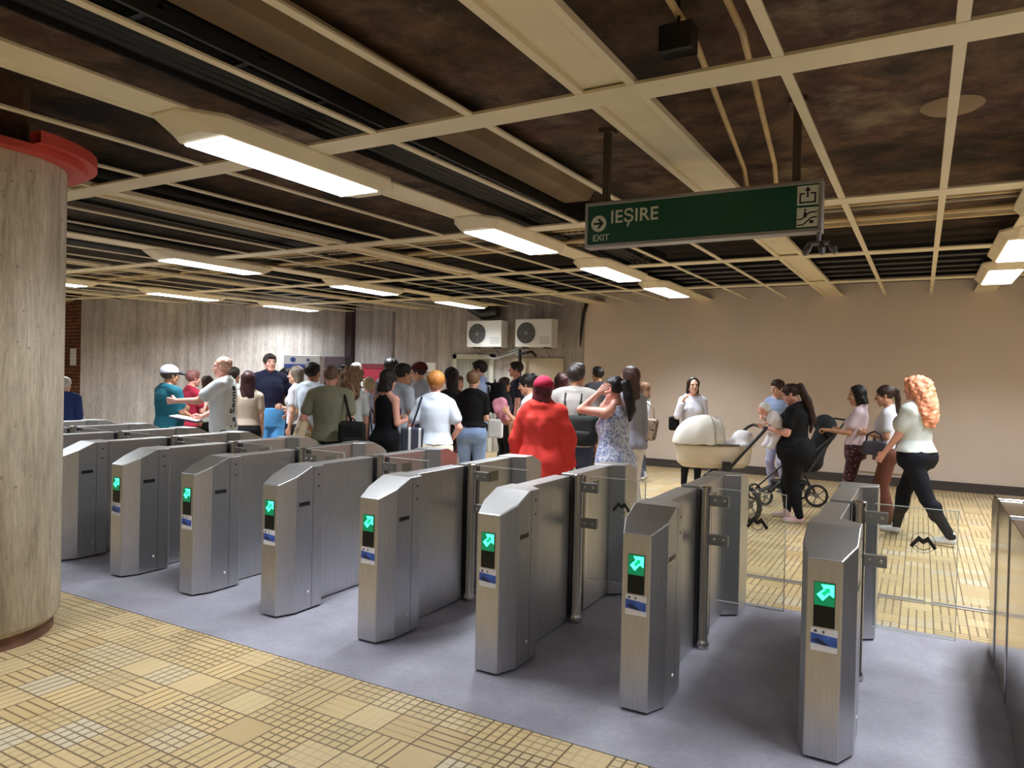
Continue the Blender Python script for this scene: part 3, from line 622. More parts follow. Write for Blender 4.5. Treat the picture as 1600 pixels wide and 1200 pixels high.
# the outermost gate has no flap in the free lane beyond the picture
# ================================================================== soft shapes: distance fields -> smooth meshes
class Field:
    def __init__(s, lo, hi, h):
        s.h = h; s.lo = np.array(lo, np.float32); n = np.ceil((np.array(hi)-s.lo)/h).astype(int)+1; s.n = n
        s.x = s.lo[0]+h*np.arange(n[0], dtype=np.float32); s.y = s.lo[1]+h*np.arange(n[1], dtype=np.float32); s.z = s.lo[2]+h*np.arange(n[2], dtype=np.float32)
        s.d = np.full(n, 1.0, np.float32)
    def sub(s, lo, hi, pad):
        a = np.clip(np.floor((np.array(lo)-pad-s.lo)/s.h).astype(int), 0, s.n); b = np.clip(np.ceil((np.array(hi)+pad-s.lo)/s.h).astype(int)+1, 0, s.n)
        sl = tuple(slice(int(i), int(j)) for i, j in zip(a, b))
        return sl, s.x[sl[0]][:, None, None], s.y[sl[1]][None, :, None], s.z[sl[2]][None, None, :]
    def put(s, sl, d, k):
        o = s.d[sl]
        if o.size == 0: return
        if k > 0:
            h = np.maximum(k-np.abs(o-d), 0)/k; s.d[sl] = np.minimum(o, d)-h*h*k*.25
        else: s.d[sl] = np.minimum(o, d)
    def rc(s, a, b, r1, r2, k=.03):
        a = np.array(a, np.float32); b = np.array(b, np.float32); m = max(r1, r2)+k+2*s.h
        sl, x, y, z = s.sub(np.minimum(a, b), np.maximum(a, b), m)
        ba = b-a; L = max(float(ba@ba), 1e-9)
        t = np.clip(((x-a[0])*ba[0]+(y-a[1])*ba[1]+(z-a[2])*ba[2])/L, 0, 1)
        d = np.sqrt((x-a[0]-t*ba[0])**2+(y-a[1]-t*ba[1])**2+(z-a[2]-t*ba[2])**2)-(r1+(r2-r1)*t)
        s.put(sl, d, k)
    def ell(s, c, r, k=.03, neg=False, rot=None):
        c = np.array(c, np.float32); r = np.array(r, np.float32); m = float(r.max())+k+2*s.h
        sl, x, y, z = s.sub(c, c, m); x = x-c[0]; y = y-c[1]; z = z-c[2]
        if rot is not None:
            R = np.array(rot.to_3x3().transposed(), np.float32)
            x, y, z = R[0, 0]*x+R[0, 1]*y+R[0, 2]*z, R[1, 0]*x+R[1, 1]*y+R[1, 2]*z, R[2, 0]*x+R[2, 1]*y+R[2, 2]*z
        k0 = np.sqrt((x/r[0])**2+(y/r[1])**2+(z/r[2])**2); k1 = np.sqrt((x/r[0]**2)**2+(y/r[1]**2)**2+(z/r[2]**2)**2)+1e-6
        d = k0*(k0-1)/k1
        if neg:
            o = s.d[sl]; h = np.maximum(k-np.abs(-o-d), 0)/max(k, 1e-6); s.d[sl] = np.maximum(o, -d)+h*h*k*.25
        else: s.put(sl, d, k)
    def loft(s, prof, k=.03, grow=0.0):
        """stack of ellipses (z, cx, cy, rx, ry)"""
        P = np.array(sorted(prof), np.float32); rm = float(P[:, 3:].max())+grow
        lo = (P[:, 1].min()-rm, P[:, 2].min()-rm, P[0, 0]); hi = (P[:, 1].max()+rm, P[:, 2].max()+rm, P[-1, 0])
        sl, x, y, z = s.sub(lo, hi, k+2*s.h)
        zz = z[0, 0]; g = [np.interp(zz, P[:, 0], P[:, i])[None, None, :].astype(np.float32) for i in range(1, 5)]
        rx, ry = g[2]+grow, g[3]+grow
        q = np.sqrt(((x-g[0])/rx)**2+((y-g[1])/ry)**2); d = (q-1)*np.minimum(rx, ry)
        d = np.maximum(d, np.maximum(z-P[-1, 0]-grow, P[0, 0]-z-grow)); s.put(sl, d, k)
    def cut(s, n, o):
        """keep the side where (p-o).n < 0"""
        n = np.array(n, np.float32); n /= np.linalg.norm(n); o = np.array(o, np.float32)
        s.d = np.maximum(s.d, (s.x[:, None, None]-o[0])*n[0]+(s.y[None, :, None]-o[1])*n[1]+(s.z[None, None, :]-o[2])*n[2])
    def wave(s, amp, f, seed):
        r = np.random.RandomState(seed); w = np.zeros_like(s.d)
        for i in range(5):
            k = r.normal(0, 1, 3)*np.array([1, 1, .55]); k *= f*(1+.45*i)/np.linalg.norm(k); ph = r.rand()*6.28
            w += np.sin(s.x[:, None, None]*k[0]+s.y[None, :, None]*k[1]+s.z[None, None, :]*k[2]+ph)/(1+.35*i)
        s.d += w*amp
    def mesh(s):
        d = s.d; inside = d < 0
        n = d.shape
        c = [inside[i:n[0]-1+i, j:n[1]-1+j, k:n[2]-1+k] for i in (0, 1) for j in (0, 1) for k in (0, 1)]
        al = c[0].copy(); an = c[0].copy()
        for q in c[1:]: al &= q; an |= q
        act = an & ~al; idx = np.argwhere(act)
        if len(idx) == 0: return np.zeros((0, 3), np.float32), np.zeros((0, 4), int)
        num = np.full(act.shape, -1, np.int64); num[act] = np.arange(len(idx))
        acc = np.zeros((len(idx), 3), np.float32); cnt = np.zeros(len(idx), np.float32)
        co = [(i, j, k) for i in (0, 1) for j in (0, 1) for k in (0, 1)]
        for a in range(8):
            for b in range(a+1, 8):
                df = np.abs(np.array(co[a])-np.array(co[b]))
                if df.sum() != 1: continue
                va = d[idx[:, 0]+co[a][0], idx[:, 1]+co[a][1], idx[:, 2]+co[a][2]]; vb = d[idx[:, 0]+co[b][0], idx[:, 1]+co[b][1], idx[:, 2]+co[b][2]]
                m = (va < 0) != (vb < 0)
                t = np.where(m, va/np.where(m, va-vb, 1), 0)
                p = np.array(co[a], np.float32)[None]+t[:, None]*(np.array(co[b], np.float32)-np.array(co[a], np.float32))[None]
                acc[m] += p[m]; cnt[m] += 1
        v = (idx+acc/cnt[:, None])*s.h+s.lo
        F = []
        for ax in range(3):
            a0 = [slice(None)]*3; a1 = [slice(None)]*3; a0[ax] = slice(0, n[ax]-1); a1[ax] = slice(1, n[ax])
            A, B = inside[tuple(a0)], inside[tuple(a1)]
            e = np.argwhere(A != B); u, w = [(1, 2), (2, 0), (0, 1)][ax]
            ok = (e[:, u] > 0) & (e[:, w] > 0) & (e[:, u] < n[u]-1) & (e[:, w] < n[w]-1); e = e[ok]
            fl = A[e[:, 0], e[:, 1], e[:, 2]]
            def cell(du, dw):
                q = e.copy(); q[:, u] += du; q[:, w] += dw; return num[q[:, 0], q[:, 1], q[:, 2]]
            Q = np.stack([cell(-1, -1), cell(0, -1), cell(0, 0), cell(-1, 0)], 1)
            Q[~fl] = Q[~fl][:, ::-1]; F.append(Q)
        return v.astype(np.float32), np.concatenate(F)
def np_mesh(name, v, f, mi=None):
    me = bpy.data.meshes.new(name); nv, nf = len(v), len(f)
    me.vertices.add(nv); me.vertices.foreach_set('co', np.asarray(v, np.float32).ravel())
    me.loops.add(nf*4); me.loops.foreach_set('vertex_index', np.asarray(f, np.int32).ravel())
    me.polygons.add(nf); me.polygons.foreach_set('loop_start', np.arange(0, nf*4, 4, dtype=np.int32))
    try: me.polygons.foreach_set('loop_total', np.full(nf, 4, np.int32))
    except Exception: pass
    if mi is not None: me.polygons.foreach_set('material_index', np.asarray(mi, np.int32))
    me.polygons.foreach_set('use_smooth', [True]*nf)
    me.update(calc_edges=True); return me
# ------------------------------------------------------------------ head and hand masters
def head_master(female):
    f = Field((-.11, -.14, -.20), (.11, .16, .14), .006); w = .95 if female else 1.0
    f.ell((0, -.018, .032), (.076*w, .097, .083), .0); f.ell((0, .028, -.035), (.060*w, .062, .082), .03)
    f.rc((-.052*w, .0, -.055), (-.018, .068, -.098), .016, .015, .03); f.rc((.052*w, .0, -.055), (.018, .068, -.098), .016, .015, .03)
    f.ell((0, .072, -.098), (.020 if female else .024, .018, .016), .02)
    f.rc((-.042, .074, .030), (.042, .074, .030), .010, .010, .02)                       # brow
    f.ell((-.042, .062, -.028), (.020, .018, .02), .02); f.ell((.042, .062, -.028), (.020, .018, .02), .02)
    for s in (-1, 1): f.ell((s*.032, .098, .006), (.017, .016, .012), .012, neg=True)
    for s in (-1, 1): f.ell((s*.032, .078, .006), (.0135, .012, .0105), .003)
    f.rc((0, .086, .018), (0, .112, -.024), .008, .0125, .012); f.ell((-.011, .101, -.029), (.008, .009, .007), .006); f.ell((.011, .101, -.029), (.008, .009, .007), .006)
    f.ell((0, .092, -.056), (.022, .009, .0065), .006); f.ell((0, .090, -.068), (.019, .009, .0075), .006)
    for s in (-1, 1): f.ell((s*.077*w, -.006, -.006), (.008, .019, .031), .008, rot=Euler((.15, 0, s*.35)).to_matrix())
    f.rc((0, -.02, -.07), (0, -.035, -.19), .050*w, .054*w, .03)
    v, q = f.mesh(); c = v[q].mean(1); mi = np.zeros(len(q), int)
    eye = (np.abs(np.abs(c[:, 0])-.032) < .014) & (np.abs(c[:, 2]-.006) < .0085) & (c[:, 1] > .070); mi[eye] = 1
    mi[eye & (np.abs(np.abs(c[:, 0])-.032) < .006)] = 2
    mi[(np.abs(np.abs(c[:, 0])-.034) < .021) & (np.abs(c[:, 2]-.0265-.0) < .0045) & (c[:, 1] > .06)] = 3
    mi[(np.abs(c[:, 0]) < .022) & (np.abs(c[:, 2]+.062) < .0105) & (c[:, 1] > .086)] = 4
    return v, q, mi
HEADS = {0: head_master(False), 1: head_master(True)}
def hand_master(curl, spread=.05, thumb=.5):
    """wrist at the origin, fingers along +z, palm faces +y, thumb on +x"""
    f = Field((-.08, -.06, -.03), (.10, .12, .22), .0042)
    f.rc((0, 0, -.025), (0, 0, .012), .023, .024, .01)
    for x in (-.026, -.009, .009, .026): f.rc((x*.55, 0, .01), (x, 0, .082), .0155, .0125, .012)
    for x, L, r in ((-.031, .058, .0075), (-.0105, .072, .0085), (.0105, .079, .0088), (.031, .072, .0085)):
        p = np.array((x, 0, .086)); a = curl*.55; sx = x*spread*20*.05; seg = (L*.44, L*.31, L*.25)
        prev = p
        for j, l in enumerate(seg):
            dirv = np.array((sx*(1-.2*j), math.sin(a), math.cos(a))); dirv /= np.linalg.norm(dirv)
            nx = prev+dirv*l; f.rc(prev, nx, r*(1-.08*j), r*(.92-.08*j), .003 if j else .007); prev = nx; a += curl*(.95 if j == 0 else .7)
    b = np.array((.022, .004, .022)); d1 = np.array((.72, .25+.2*curl, .62)); d1 /= np.linalg.norm(d1); m = b+d1*.042
    d2 = np.array((.38-.5*thumb*curl, .35+.45*curl, .8)); d2 /= np.linalg.norm(d2); m2 = m+d2*.030; d3 = d2*np.array((.7, 1.1, .9)); e = m2+d3*.024
    f.rc(b, m, .0155, .0115, .010); f.rc(m, m2, .0112, .0100, .004); f.rc(m2, e, .0100, .0085, .003)
    return f.mesh()
HANDS = {'relax': hand_master(.42), 'flat': hand_master(.10), 'grip': hand_master(1.15)}
# ================================================================== people
SKINS = {'fair': srgb(224, 174, 150), 'tan': srgb(198, 146, 116), 'pink': srgb(228, 168, 150), 'olive': srgb(186, 136, 106)}
EYEW = mat('eye_white', srgb(214, 208, 204), .3); IRIS = mat('eye_iris', srgb(52, 38, 30), .3)
def skin_mat(k):
    return mat('skin_'+k, SKINS[k], .5, var=.05, vscale=9, bump=.05, bscale=160)
def hair_mat(c): return mat('hair_%d_%d_%d' % c, srgb(*c), .42, var=.35, vscale=5, bump=.6, bscale=22, stretch=(5, 5, .8), spec=.35)
def cloth(c, pat=None):
    nm = 'fabric_%d_%d_%d%s' % (*c, '_'+pat if pat else '')
    if nm in MATS: return MATS[nm]
    if not pat: return mat(nm, srgb(*c), .85, var=.07, vscale=6, bump=.75, bscale=9, spec=.2, stretch=(1, 1, .6))
    m, g = newmat(nm, .85); o = g.obj()
    if pat == 'floral':
        n = g.noise(o, 36, 3, .6); n2 = g.noise(g.vec('ADD', o, (5, 3, 1)), 24, 2, .5)
        b = g.ramp(n, [(.50, srgb(*c)), (.535, srgb(86, 106, 168)), (.56, srgb(86, 106, 168)), (.60, srgb(*c))])
        g.col(g.mix(g.ramp(n2, [(.58, (0, 0, 0)), (.60, (.75, .75, .75))]), b, srgb(112, 130, 186)))
    elif pat == 'dots':
        n = g.noise(o, 34, 2); g.col(g.ramp(n, [(.58, srgb(*c)), (.62, srgb(150, 96, 116))]))
    elif pat == 'leopard':
        n = g.noise(o, 24, 3, .6); g.col(g.ramp(n, [(.42, srgb(70, 52, 44)), (.5, srgb(*c))]))
    elif pat == 'stripes':
        x = g.sep(o)[0]; s = g.math('FRACT', g.math('MULTIPLY', x, 9.0)); g.col(g.ramp(s, [(.42, srgb(*c)), (.5, srgb(214, 216, 222)), (.66, srgb(214, 216, 222)), (.74, srgb(*c))]))
    elif pat == 'faded':
        n = g.noise(o, 5, 4); g.col(g.ramp(n, [(.3, srgb(*[int(q*.85) for q in c])), (.7, srgb(*[min(255, int(q*1.12)) for q in c]))]))
    return m
MT = [(.80, 0, -.005, .150, .105), (.86, 0, -.01, .165, .118), (.93, 0, -.012, .172, .125), (1.0, 0, -.005, .162, .118), (1.09, 0, .0, .150, .110), (1.20, 0, .0, .160, .116), (1.31, 0, .002, .176, .120), (1.385, 0, -.006, .172, .104), (1.43, 0, -.012, .135, .080), (1.465, 0, -.015, .085, .064), (1.50, 0, -.012, .060, .056)]
FT = [(.80, 0, -.012, .158, .112), (.86, 0, -.02, .178, .130), (.92, 0, -.02, .180, .132), (1.0, 0, -.006, .158, .114), (1.08, 0, .002, .134, .098), (1.18, 0, .004, .138, .102), (1.28, 0, .004, .152, .108), (1.365, 0, -.006, .148, .094), (1.41, 0, -.012, .115, .072), (1.445, 0, -.014, .070, .056), (1.49, 0, -.010, .050, .048)]
ARMS = {'jacketdown': ((.34, -.02, -1), (.02, .12, -1), 'relax', None),   # upper-arm and forearm directions for the +x side (x away from the body, y forward, z up), hand kind, palm
    'down': ((.13, -.02, -1), (.02, .14, -1), 'relax', None), 'akimbo': ((.42, -.10, -1), (-.30, .62, -.55), 'relax', None),
    'bent': ((.12, .02, -1), (-.35, .95, .12), 'grip', None), 'phone': ((.10, .20, -1), (-.25, .80, .62), 'grip', None), 'ear': ((.30, .45, -.85), (-.30, .25, 1), 'grip', None),
    'reach': ((.12, .72, -.62), (-.05, 1, -.02), 'grip', None), 'low': ((.10, .30, -1), (-.15, .85, -.45), 'grip', None), 'hold': ((.10, .18, -1), (-.62, .85, .10), 'relax', (0, 0, 1)),
    'cross': ((.14, .12, -1), (-.9, .55, .12), 'relax', None), 'behind_head': ((.20, .96, .08), (-.18, -.62, .62), 'relax', None), 'behind_head2': ((.12, .98, .16), (-.30, -.62, .60), 'relax', None),
    'push': ((.08, .42, -1), (-.05, 1, .10), 'grip', (0, 0, -1)), 'back': ((.22, -.42, -1), (-.55, -.05, -.65), 'relax', None), 'swing': ((.12, .32, -1), (-.02, .62, -.85), 'relax', None), 'swingb': ((.14, -.38, -1), (.0, .02, -1), 'relax', None),
    'strap': ((.18, .22, -1), (-.25, .55, 1), 'grip', None), 'chest': ((.14, .25, -1), (-.55, .62, .62), 'relax', None)}
SHOES = {}
def shoe_mesh(c, L=.27):
    key = (c, round(L, 2))
    if key in SHOES: return SHOES[key]
    f = Field((-.08, -.13, -.02), (.08, .24, .16), .008)
    f.rc((0, -.05, .040), (0, .03, .045), .042, .040, .01); f.rc((0, .03, .040), (0, .145, .028), .042, .032, .02); f.rc((-.012, .06, .025), (-.006, .13, .022), .035, .03, .02)
    f.rc((0, -.045, .06), (0, -.035, .115), .042, .046, .02); f.cut((0, 0, -1), (0, 0, .0))
    v, q = f.mesh(); v = v*(L/.275); c3 = v[q].mean(1)
    SHOES[key] = np_mesh('shoe', v, q, (c3[:, 2] < .026).astype(int)); SHOES[key].materials.append(mat('shoe_%d_%d_%d' % c, srgb(*c), .6)); SHOES[key].materials.append(mat('shoe_sole_pale', srgb(206, 204, 200), .6))
    return SHOES[key]
def field_for(prims, h):
    P = np.array([p for p, r in prims]); r = max(r for p, r in prims)
    return Field(P.min(0)-r-.05, P.max(0)+r+.05, h)
def hair_field(style, L, fem, rs, pitch=0, back=0):
    f = Field((-.22, -.42, -max(L, .12)-.10), (.22, .18, .26), .0095)
    w = .95 if fem else 1.0
    def cap_(g=.014):
        f.ell((0, -.022, .036), (.078*w+g, .098+g, .086+g), .0)
    def face_cut(y=.052, low=-.075):
        f.cut((0, .86, -.5), (0, y, .02)); f.cut((0, 0, -1), (0, 0, low))
    if style == 'shaved': cap_(.003); face_cut(.045, -.05); f.cut((0, .8, -.9), (0, .0, -.055))
    elif style == 'short':
        cap_(.012); f.ell((0, .02, .085), (.066, .07, .035), .03); face_cut(.058, -.06); f.cut((0, .75, -.95), (0, .0, -.055))
    elif style == 'quiff':
        cap_(.014); f.ell((0, .045, .105), (.062, .055, .038), .03); face_cut(.066, -.06); f.cut((0, .7, -.95), (0, .0, -.06))
    elif style == 'afro': f.ell((0, -.02, .065), (.115, .12, .105), .0); face_cut(.05, -.06)
    elif style in ('long', 'curly', 'bob', 'wavy'):
        cap_(.016); face_cut(.05, -.05); g = .038 if style == 'curly' else 0
        if style == 'curly': f.loft([(.10, 0, -.04, .12, .11), (0, 0, -.075, .145, .115), (-.12, 0, -.105, .155, .105), (-L*.7, 0, -.13, .145, .09), (-L, 0, -.14, .08, .05)], .03)
        else: f.loft([(.06, 0, -.03, .088+g, .075+g), (-.03, 0, -.045, .098+g, .068+g), (-.12, 0, -.06, .102+g*1.3, .056+g), (-max(L*.7, .13), 0, -.075, .100+g*1.5, .046+g), (-L, 0, -.085, .07+g, .03+g)], .03)
        if style == 'bob': f.ell((0, -.015, -.06), (.100, .085, .075), .03)
        f.cut((0, 1, 0), (0, .042, 0)) if style != 'curly' else f.cut((0, .95, -.15), (0, .05, 0))
        if style == 'curly': f.ell((0, -.03, .05), (.125, .125, .10), .03); f.cut((0, .9, -.42), (0, .062, .02))
    elif style in ('pony', 'lowpony', 'longpony'):
        cap_(.010); face_cut(.054, -.075); f.cut((0, .75, -.95), (0, .0, -.065))
        z0 = .045 if style != 'lowpony' else -.03
        Rp = Matrix.Rotation(-math.radians(pitch), 3, 'X'); b0 = Vector((0, -.145, z0-.01))
        P = [(0, -.10, z0), tuple(b0)]+[tuple(b0+Rp @ Vector((0, dy, -L*q))) for dy, q in ((-.012-back*.6, .33), (-.012-back*1.1, .72), (-.002-back, 1.0))]
        R = [.022, .034, .036, .030, .010] if style == 'pony' else [.03, .048, .056, .046, .016]
        for a, b, r1, r2 in zip(P, P[1:], R, R[1:]): f.rc(a, b, r1, r2, .015)
    elif style == 'bun':
        cap_(.014); face_cut(.054, -.07); f.cut((0, .75, -.95), (0, .0, -.07)); f.ell((0, -.115, .07), (.05, .045, .05), .012)
    elif style == 'bigbun':
        cap_(.022); f.ell((0, -.05, .05), (.098, .088, .088), .02); face_cut(.05, -.09)
    amp = {'curly': .0075, 'wavy': .0022, 'afro': .0035}.get(style, .0019)
    f.wave(amp, {'curly': 62, 'wavy': 70, 'afro': 110}.get(style, 60), rs)
    return f
ROOTS = {}
PCOUNT = [0]
def person(key, px, d, top, face, label, fem=0, w=1.0, skin='fair', hair=('short', (40, 32, 28)), shirt=None, legs=None, arms=('down', 'down'), head=(0, 0), feet=None, shoes=(60, 58, 58), belly=0, lean=0, hips=1.0, bust=1.0, cap=None, xy=None, rs=None, group='people in the hall'):
    PCOUNT[0] += 1; rs = rs or PCOUNT[0]
    P = EYE+ray(px, 600)*d if xy is None else Vector((xy[0], xy[1], 0))
    hgt = CAM_H+ray(px, top).z*d-.012; s = hgt/1.75
    r2 = ray(px, 600); f0 = Vector((r2.x, r2.y, 0)).normalized(); rt0 = Vector((f0.y, -f0.x, 0)); a = math.radians(face)
    F = f0*math.cos(a)+rt0*math.sin(a); rz = math.atan2(F.y, F.x)-PI/2
    VX = .0135
    ly = lambda z: lean*max(z-.95, 0)
    T = [(z, x, y+ly(z)+(belly*math.exp(-((z-1.08)/.12)**2)), rx*w*(hips if z < 1.02 else 1.0)+belly*.4*math.exp(-((z-1.08)/.14)**2), ry*w*(hips if z < 1.02 else 1.0)+belly*math.exp(-((z-1.08)/.12)**2)) for z, x, y, rx, ry in (FT if fem else MT)]
    shz = 1.395 if fem else 1.415; shx = (.158 if fem else .185)*(.6+.4*w); aw = (.86 if fem else 1.0)*(.45+.55*w)
    UA, FA = .29*(.97 if fem else 1.0), .25*(.97 if fem else 1.0)
    hipx = .092*w*hips; lw = (.98 if fem else 1.0)*w*hips
    # arms
    AR = []
    for side, sp in ((1, arms[1]), (-1, arms[0])):
        ua, fa, hk, pal = ARMS[sp] if isinstance(sp, str) else sp
        sh = np.array((side*shx, ly(shz)-.008, shz)); u = np.array((side*ua[0], ua[1], ua[2]), float); u /= np.linalg.norm(u)
        v = np.array((side*fa[0], fa[1], fa[2]), float); v /= np.linalg.norm(v)
        el = sh+u*UA; wr = el+v*FA; AR.append((side, sh, el, wr, u, v, hk, pal))
    # legs
    feet = feet or [(.105, .02, 0, .18), (-.105, -.01, 0, .18)]
    LG = []
    for side, ft in zip((1, -1), feet):
        fx, fy, fz, toe = ft; hip = np.array((side*hipx, -.01, .90)); an = np.array((fx, fy-.035, .085+fz))
        v = an-hip; D = np.linalg.norm(v); kk = max(1.0, D/.826); L1, L2 = .425*kk, .405*kk; D2 = min(D, L1+L2-.002)
        ca = (L1*L1+D2*D2-L2*L2)/(2*L1*D2); sa = math.sqrt(max(0, 1-ca*ca)); dv = v/D; fwv = np.array((0, 1, 0))-dv*dv[1]; fwv /= np.linalg.norm(fwv)
        kn = hip+dv*L1*ca+fwv*L1*sa; LG.append((side, hip, kn, an, toe*side, fz))
    def put_arm(f, g=0, upto=2.0, base=.0, flare=0, kk=.02):
        for side, sh, el, wr, u, v, hk, pal in AR:
            f.rc((side*shx*.55, ly(shz)-.012, shz+.005), sh, (.060*aw)+g, (.058*aw)+g, .03)
            t = min(upto, 1.0); e = sh+(el-sh)*t
            f.rc(sh, e, .058*aw+g, (.058+(.043-.058)*t)*aw+g+flare*t, kk)
            if upto > 1:
                t = min(upto-1, 1.0); e2 = el+(wr-el)*t; f.rc(el, e2, .043*aw+g, (.043+(.028-.043)*t)*aw+g+flare*t, .015)
    def put_leg(f, g=0, upto=2.0, wide=0):
        for side, hip, kn, an, toe, fz in LG:
            t = min(upto, 1.0); e = hip+(kn-hip)*t; r0, r1, r2_ = .088*lw, .058*(.4+.6*lw), .036
            f.rc(hip+np.array((0, -.012, -.02)), e, r0+g, r0+(r1-r0)*t+g+wide*.5*t, .03)
            if upto > 1:
                t = min(upto-1, 1.0); e2 = kn+(an-kn)*t; f.rc(kn, e2, r1+g+wide*.5, r1+(r2_-r1)*t+g+wide*(.5+.5*t), .02)
                if wide < .02 and t > .3: m_ = kn+(an-kn)*.3; f.rc(m_+np.array((0, -.014, .03)), m_+np.array((0, -.012, -.06)), .045*lw+g, .04*lw+g, .03)
            if fem or hips > 1: f.ell((side*hipx*.9, -.055*w*hips+ly(.9), .89), (.085*lw+g, .085*lw+g, .095*lw+g), .04)
    prims = [((0, 0, 1.50), .12), ((0, 0, .8), .32*w)]+[(q, .11) for A_ in AR for q in (A_[1], A_[2], A_[3])]+[(q, .13*lw) for l in LG for q in (l[1], l[2], l[3])]
    # skin body
    def trap(f, g=0):
        for sx in (-1, 1): f.rc((sx*.03, ly(1.5)-.022, 1.49), (sx*shx*.78, ly(shz)-.016, shz+.022), .040+g, .042*aw+g, .03)
    f = field_for(prims, VX); f.loft(T, .03); put_arm(f); put_leg(f); trap(f)
    if fem: 
        for sx in (-1, 1): f.ell((sx*.068*w, .075*w*bust+ly(1.25), 1.245), (.058*w*bust, .055*w*bust, .058*w*bust), .04)
    f.rc((0, ly(1.47)-.012, 1.45), (0, ly(1.55)-.005, 1.56), .052 if not fem else .046, .050 if not fem else .043, .03)
    for side, hip, kn, an, toe, fz in LG:
        o = np.array((math.sin(-toe)*-1, math.cos(toe), 0)); f.rc(an, an+np.array((0, 0, -.035)), .036, .034, .02); f.rc(an+np.array((0, 0, -.045)), an+o*.12+np.array((0, 0, -.055)), .030, .022, .02)
    v, q = f.mesh(); V, Q, MI = [v], [q], [np.zeros(len(q), int)]
    # head
    Rh = Matrix.Rotation(math.radians(head[0]), 3, 'Z') @ Matrix.Rotation(math.radians(head[1]), 3, 'X')
    piv = Vector((0, ly(1.52)-.012, 1.515)); hs = 1.0/(s**.45); hc = Vector((0, .022, .122))*1.0
    HM = Matrix.Translation(piv) @ Rh.to_4x4() @ Matrix.Translation(hc) @ Matrix.Scale(hs*(1.0 if not fem else .97), 4)
    HMn = np.array(HM)
    tr = lambda v: v @ HMn[:3, :3].T.astype(np.float32)+HMn[:3, 3].astype(np.float32)
    hv, hq, hmi = HEADS[fem]; V.append(tr(hv)); Q.append(hq+len(v)); MI.append(hmi); nb = len(v)+len(hv)
    for side, sh, el, wr, u, fv, hk, pal in AR:
        z = fv; y = np.array(pal if pal else (-side, 0, 0), float); y = y-z*(y@z)
        if np.linalg.norm(y) < .2: y = np.array((0, 1.0, 0))-z*z[1]
        y /= np.linalg.norm(y); x = np.cross(y, z)*(1 if side < 0 else -1); B = np.stack([x, y, z], 1)*((.94 if fem else 1.04))
        v2, q2 = HANDS[hk]; q2 = q2 if side < 0 else q2[:, ::-1]
        V.append((v2 @ B.T.astype(np.float32)+(wr+z*.008).astype(np.float32)).astype(np.float32)); Q.append(q2+nb); MI.append(np.zeros(len(q2), int)); nb += len(v2)
    me = np_mesh('person', np.concatenate(V)*s, np.concatenate(Q), np.concatenate(MI))
    hc_ = hair[1]
    for m_ in (skin_mat(skin), EYEW, IRIS, hair_mat(tuple(int(c*.8) for c in hc_)), mat('lip_'+skin, tuple(c*.72 if i else c*.85 for i, c in enumerate(SKINS[skin])), .45)): me.materials.append(m_)
    root = bpy.data.objects.new('person', me); COL.objects.link(root); root.location = (P.x, P.y, 0); root.rotation_euler = (0, 0, rz)
    tag(root, label, 'person', group)
    ROOTS[key] = dict(o=root, M=Matrix.Translation((P.x, P.y, 0)) @ Matrix.Rotation(rz, 4, 'Z') @ Matrix.Scale(s, 4), s=s, AR=AR, ly=ly, w=w)
    def child(name, f, m, smat=None, tf=None, lab=None):
        v, q = f.mesh()
        if len(q) == 0: return None
        if tf is not None: v = tf(v)
        o = bpy.data.objects.new(name, np_mesh(name, v*s, q)); o.data.materials.append(m); COL.objects.link(o); o.parent = root
        if lab: o['label'] = lab
        return o
    # garments
    if legs:
        kind, c = legs['kind'], legs['col']; g = legs.get('fit', .010); up = {'trousers': 2.0, 'shorts': .85, 'cropped': 1.6}.get(kind, 0)
        f = field_for(prims, VX)
        if kind == 'skirt':
            hz_ = legs.get('hem', .5); f.loft([t for t in T if t[0] >= .86 and t[0] <= 1.06]+[(hz_, 0, 0, .21*w*hips, .19*w*hips)], .03, g)
        else:
            f.loft([t for t in T if t[0] <= 1.06], .03, g); put_leg(f, g, up, legs.get('wide', 0))
            for side, hip, kn, an, toe, fz in LG:
                if up > 1.5: f.cut((0, 0, -1), (0, 0, .02))
        f.cut((0, 0, 1), (0, 0, 1.03)); f.wave(.0012, 26, rs+50)
        child({'skirt': 'skirt', 'shorts': 'shorts'}.get(kind, 'trousers'), f, cloth(c, legs.get('pat')))
    if shirt:
        g = shirt.get('fit', .020); hem = shirt.get('hem', .90); sl = {'none': 0, 'short': .62, 'elbow': .95, 'long': 1.92}[shirt.get('sleeve', 'short')]
        f = field_for(prims, VX)
        prof = [t for t in T if t[0] <= 1.47]
        if hem < .80:
            prof = [t for t in prof if t[0] >= .86]+[(hem, 0, -.01, .168*w*hips+shirt.get('flare', 0), .135*w*hips+shirt.get('flare', 0))]
        elif shirt.get('flare'): prof = [(z, x, y, rx+shirt['flare']*max(0, (1.3-z)/.4), ry+shirt['flare']*max(0, (1.3-z)/.4)) for z, x, y, rx, ry in prof]
        f.loft(prof, .03, g); trap(f, g*1.15) if sl else None
        if (fem or hips > 1) and hem < .95:
            for side, hip, kn, an, toe, fz in LG: f.ell((side*hipx*.9, -.055*w*hips+ly(.9), .89), (.085*lw+g, .085*lw+g, .095*lw+g), .05)
        if fem:
            for sx in (-1, 1): f.ell((sx*.068*w, .075*w*bust+ly(1.25), 1.245), (.058*w*bust+g*.8, .055*w*bust+g*.8, .058*w*bust+g*.8), .05)
        if sl: put_arm(f, g*.72, sl, flare=shirt.get('sflare', .008), kk=.012)
        else:
            for sx in (-1, 1): f.rc((sx*shx*.60, ly(shz)-.012, shz-.015), (sx*shx*.52, ly(1.2), 1.2), .050, .07, .02)
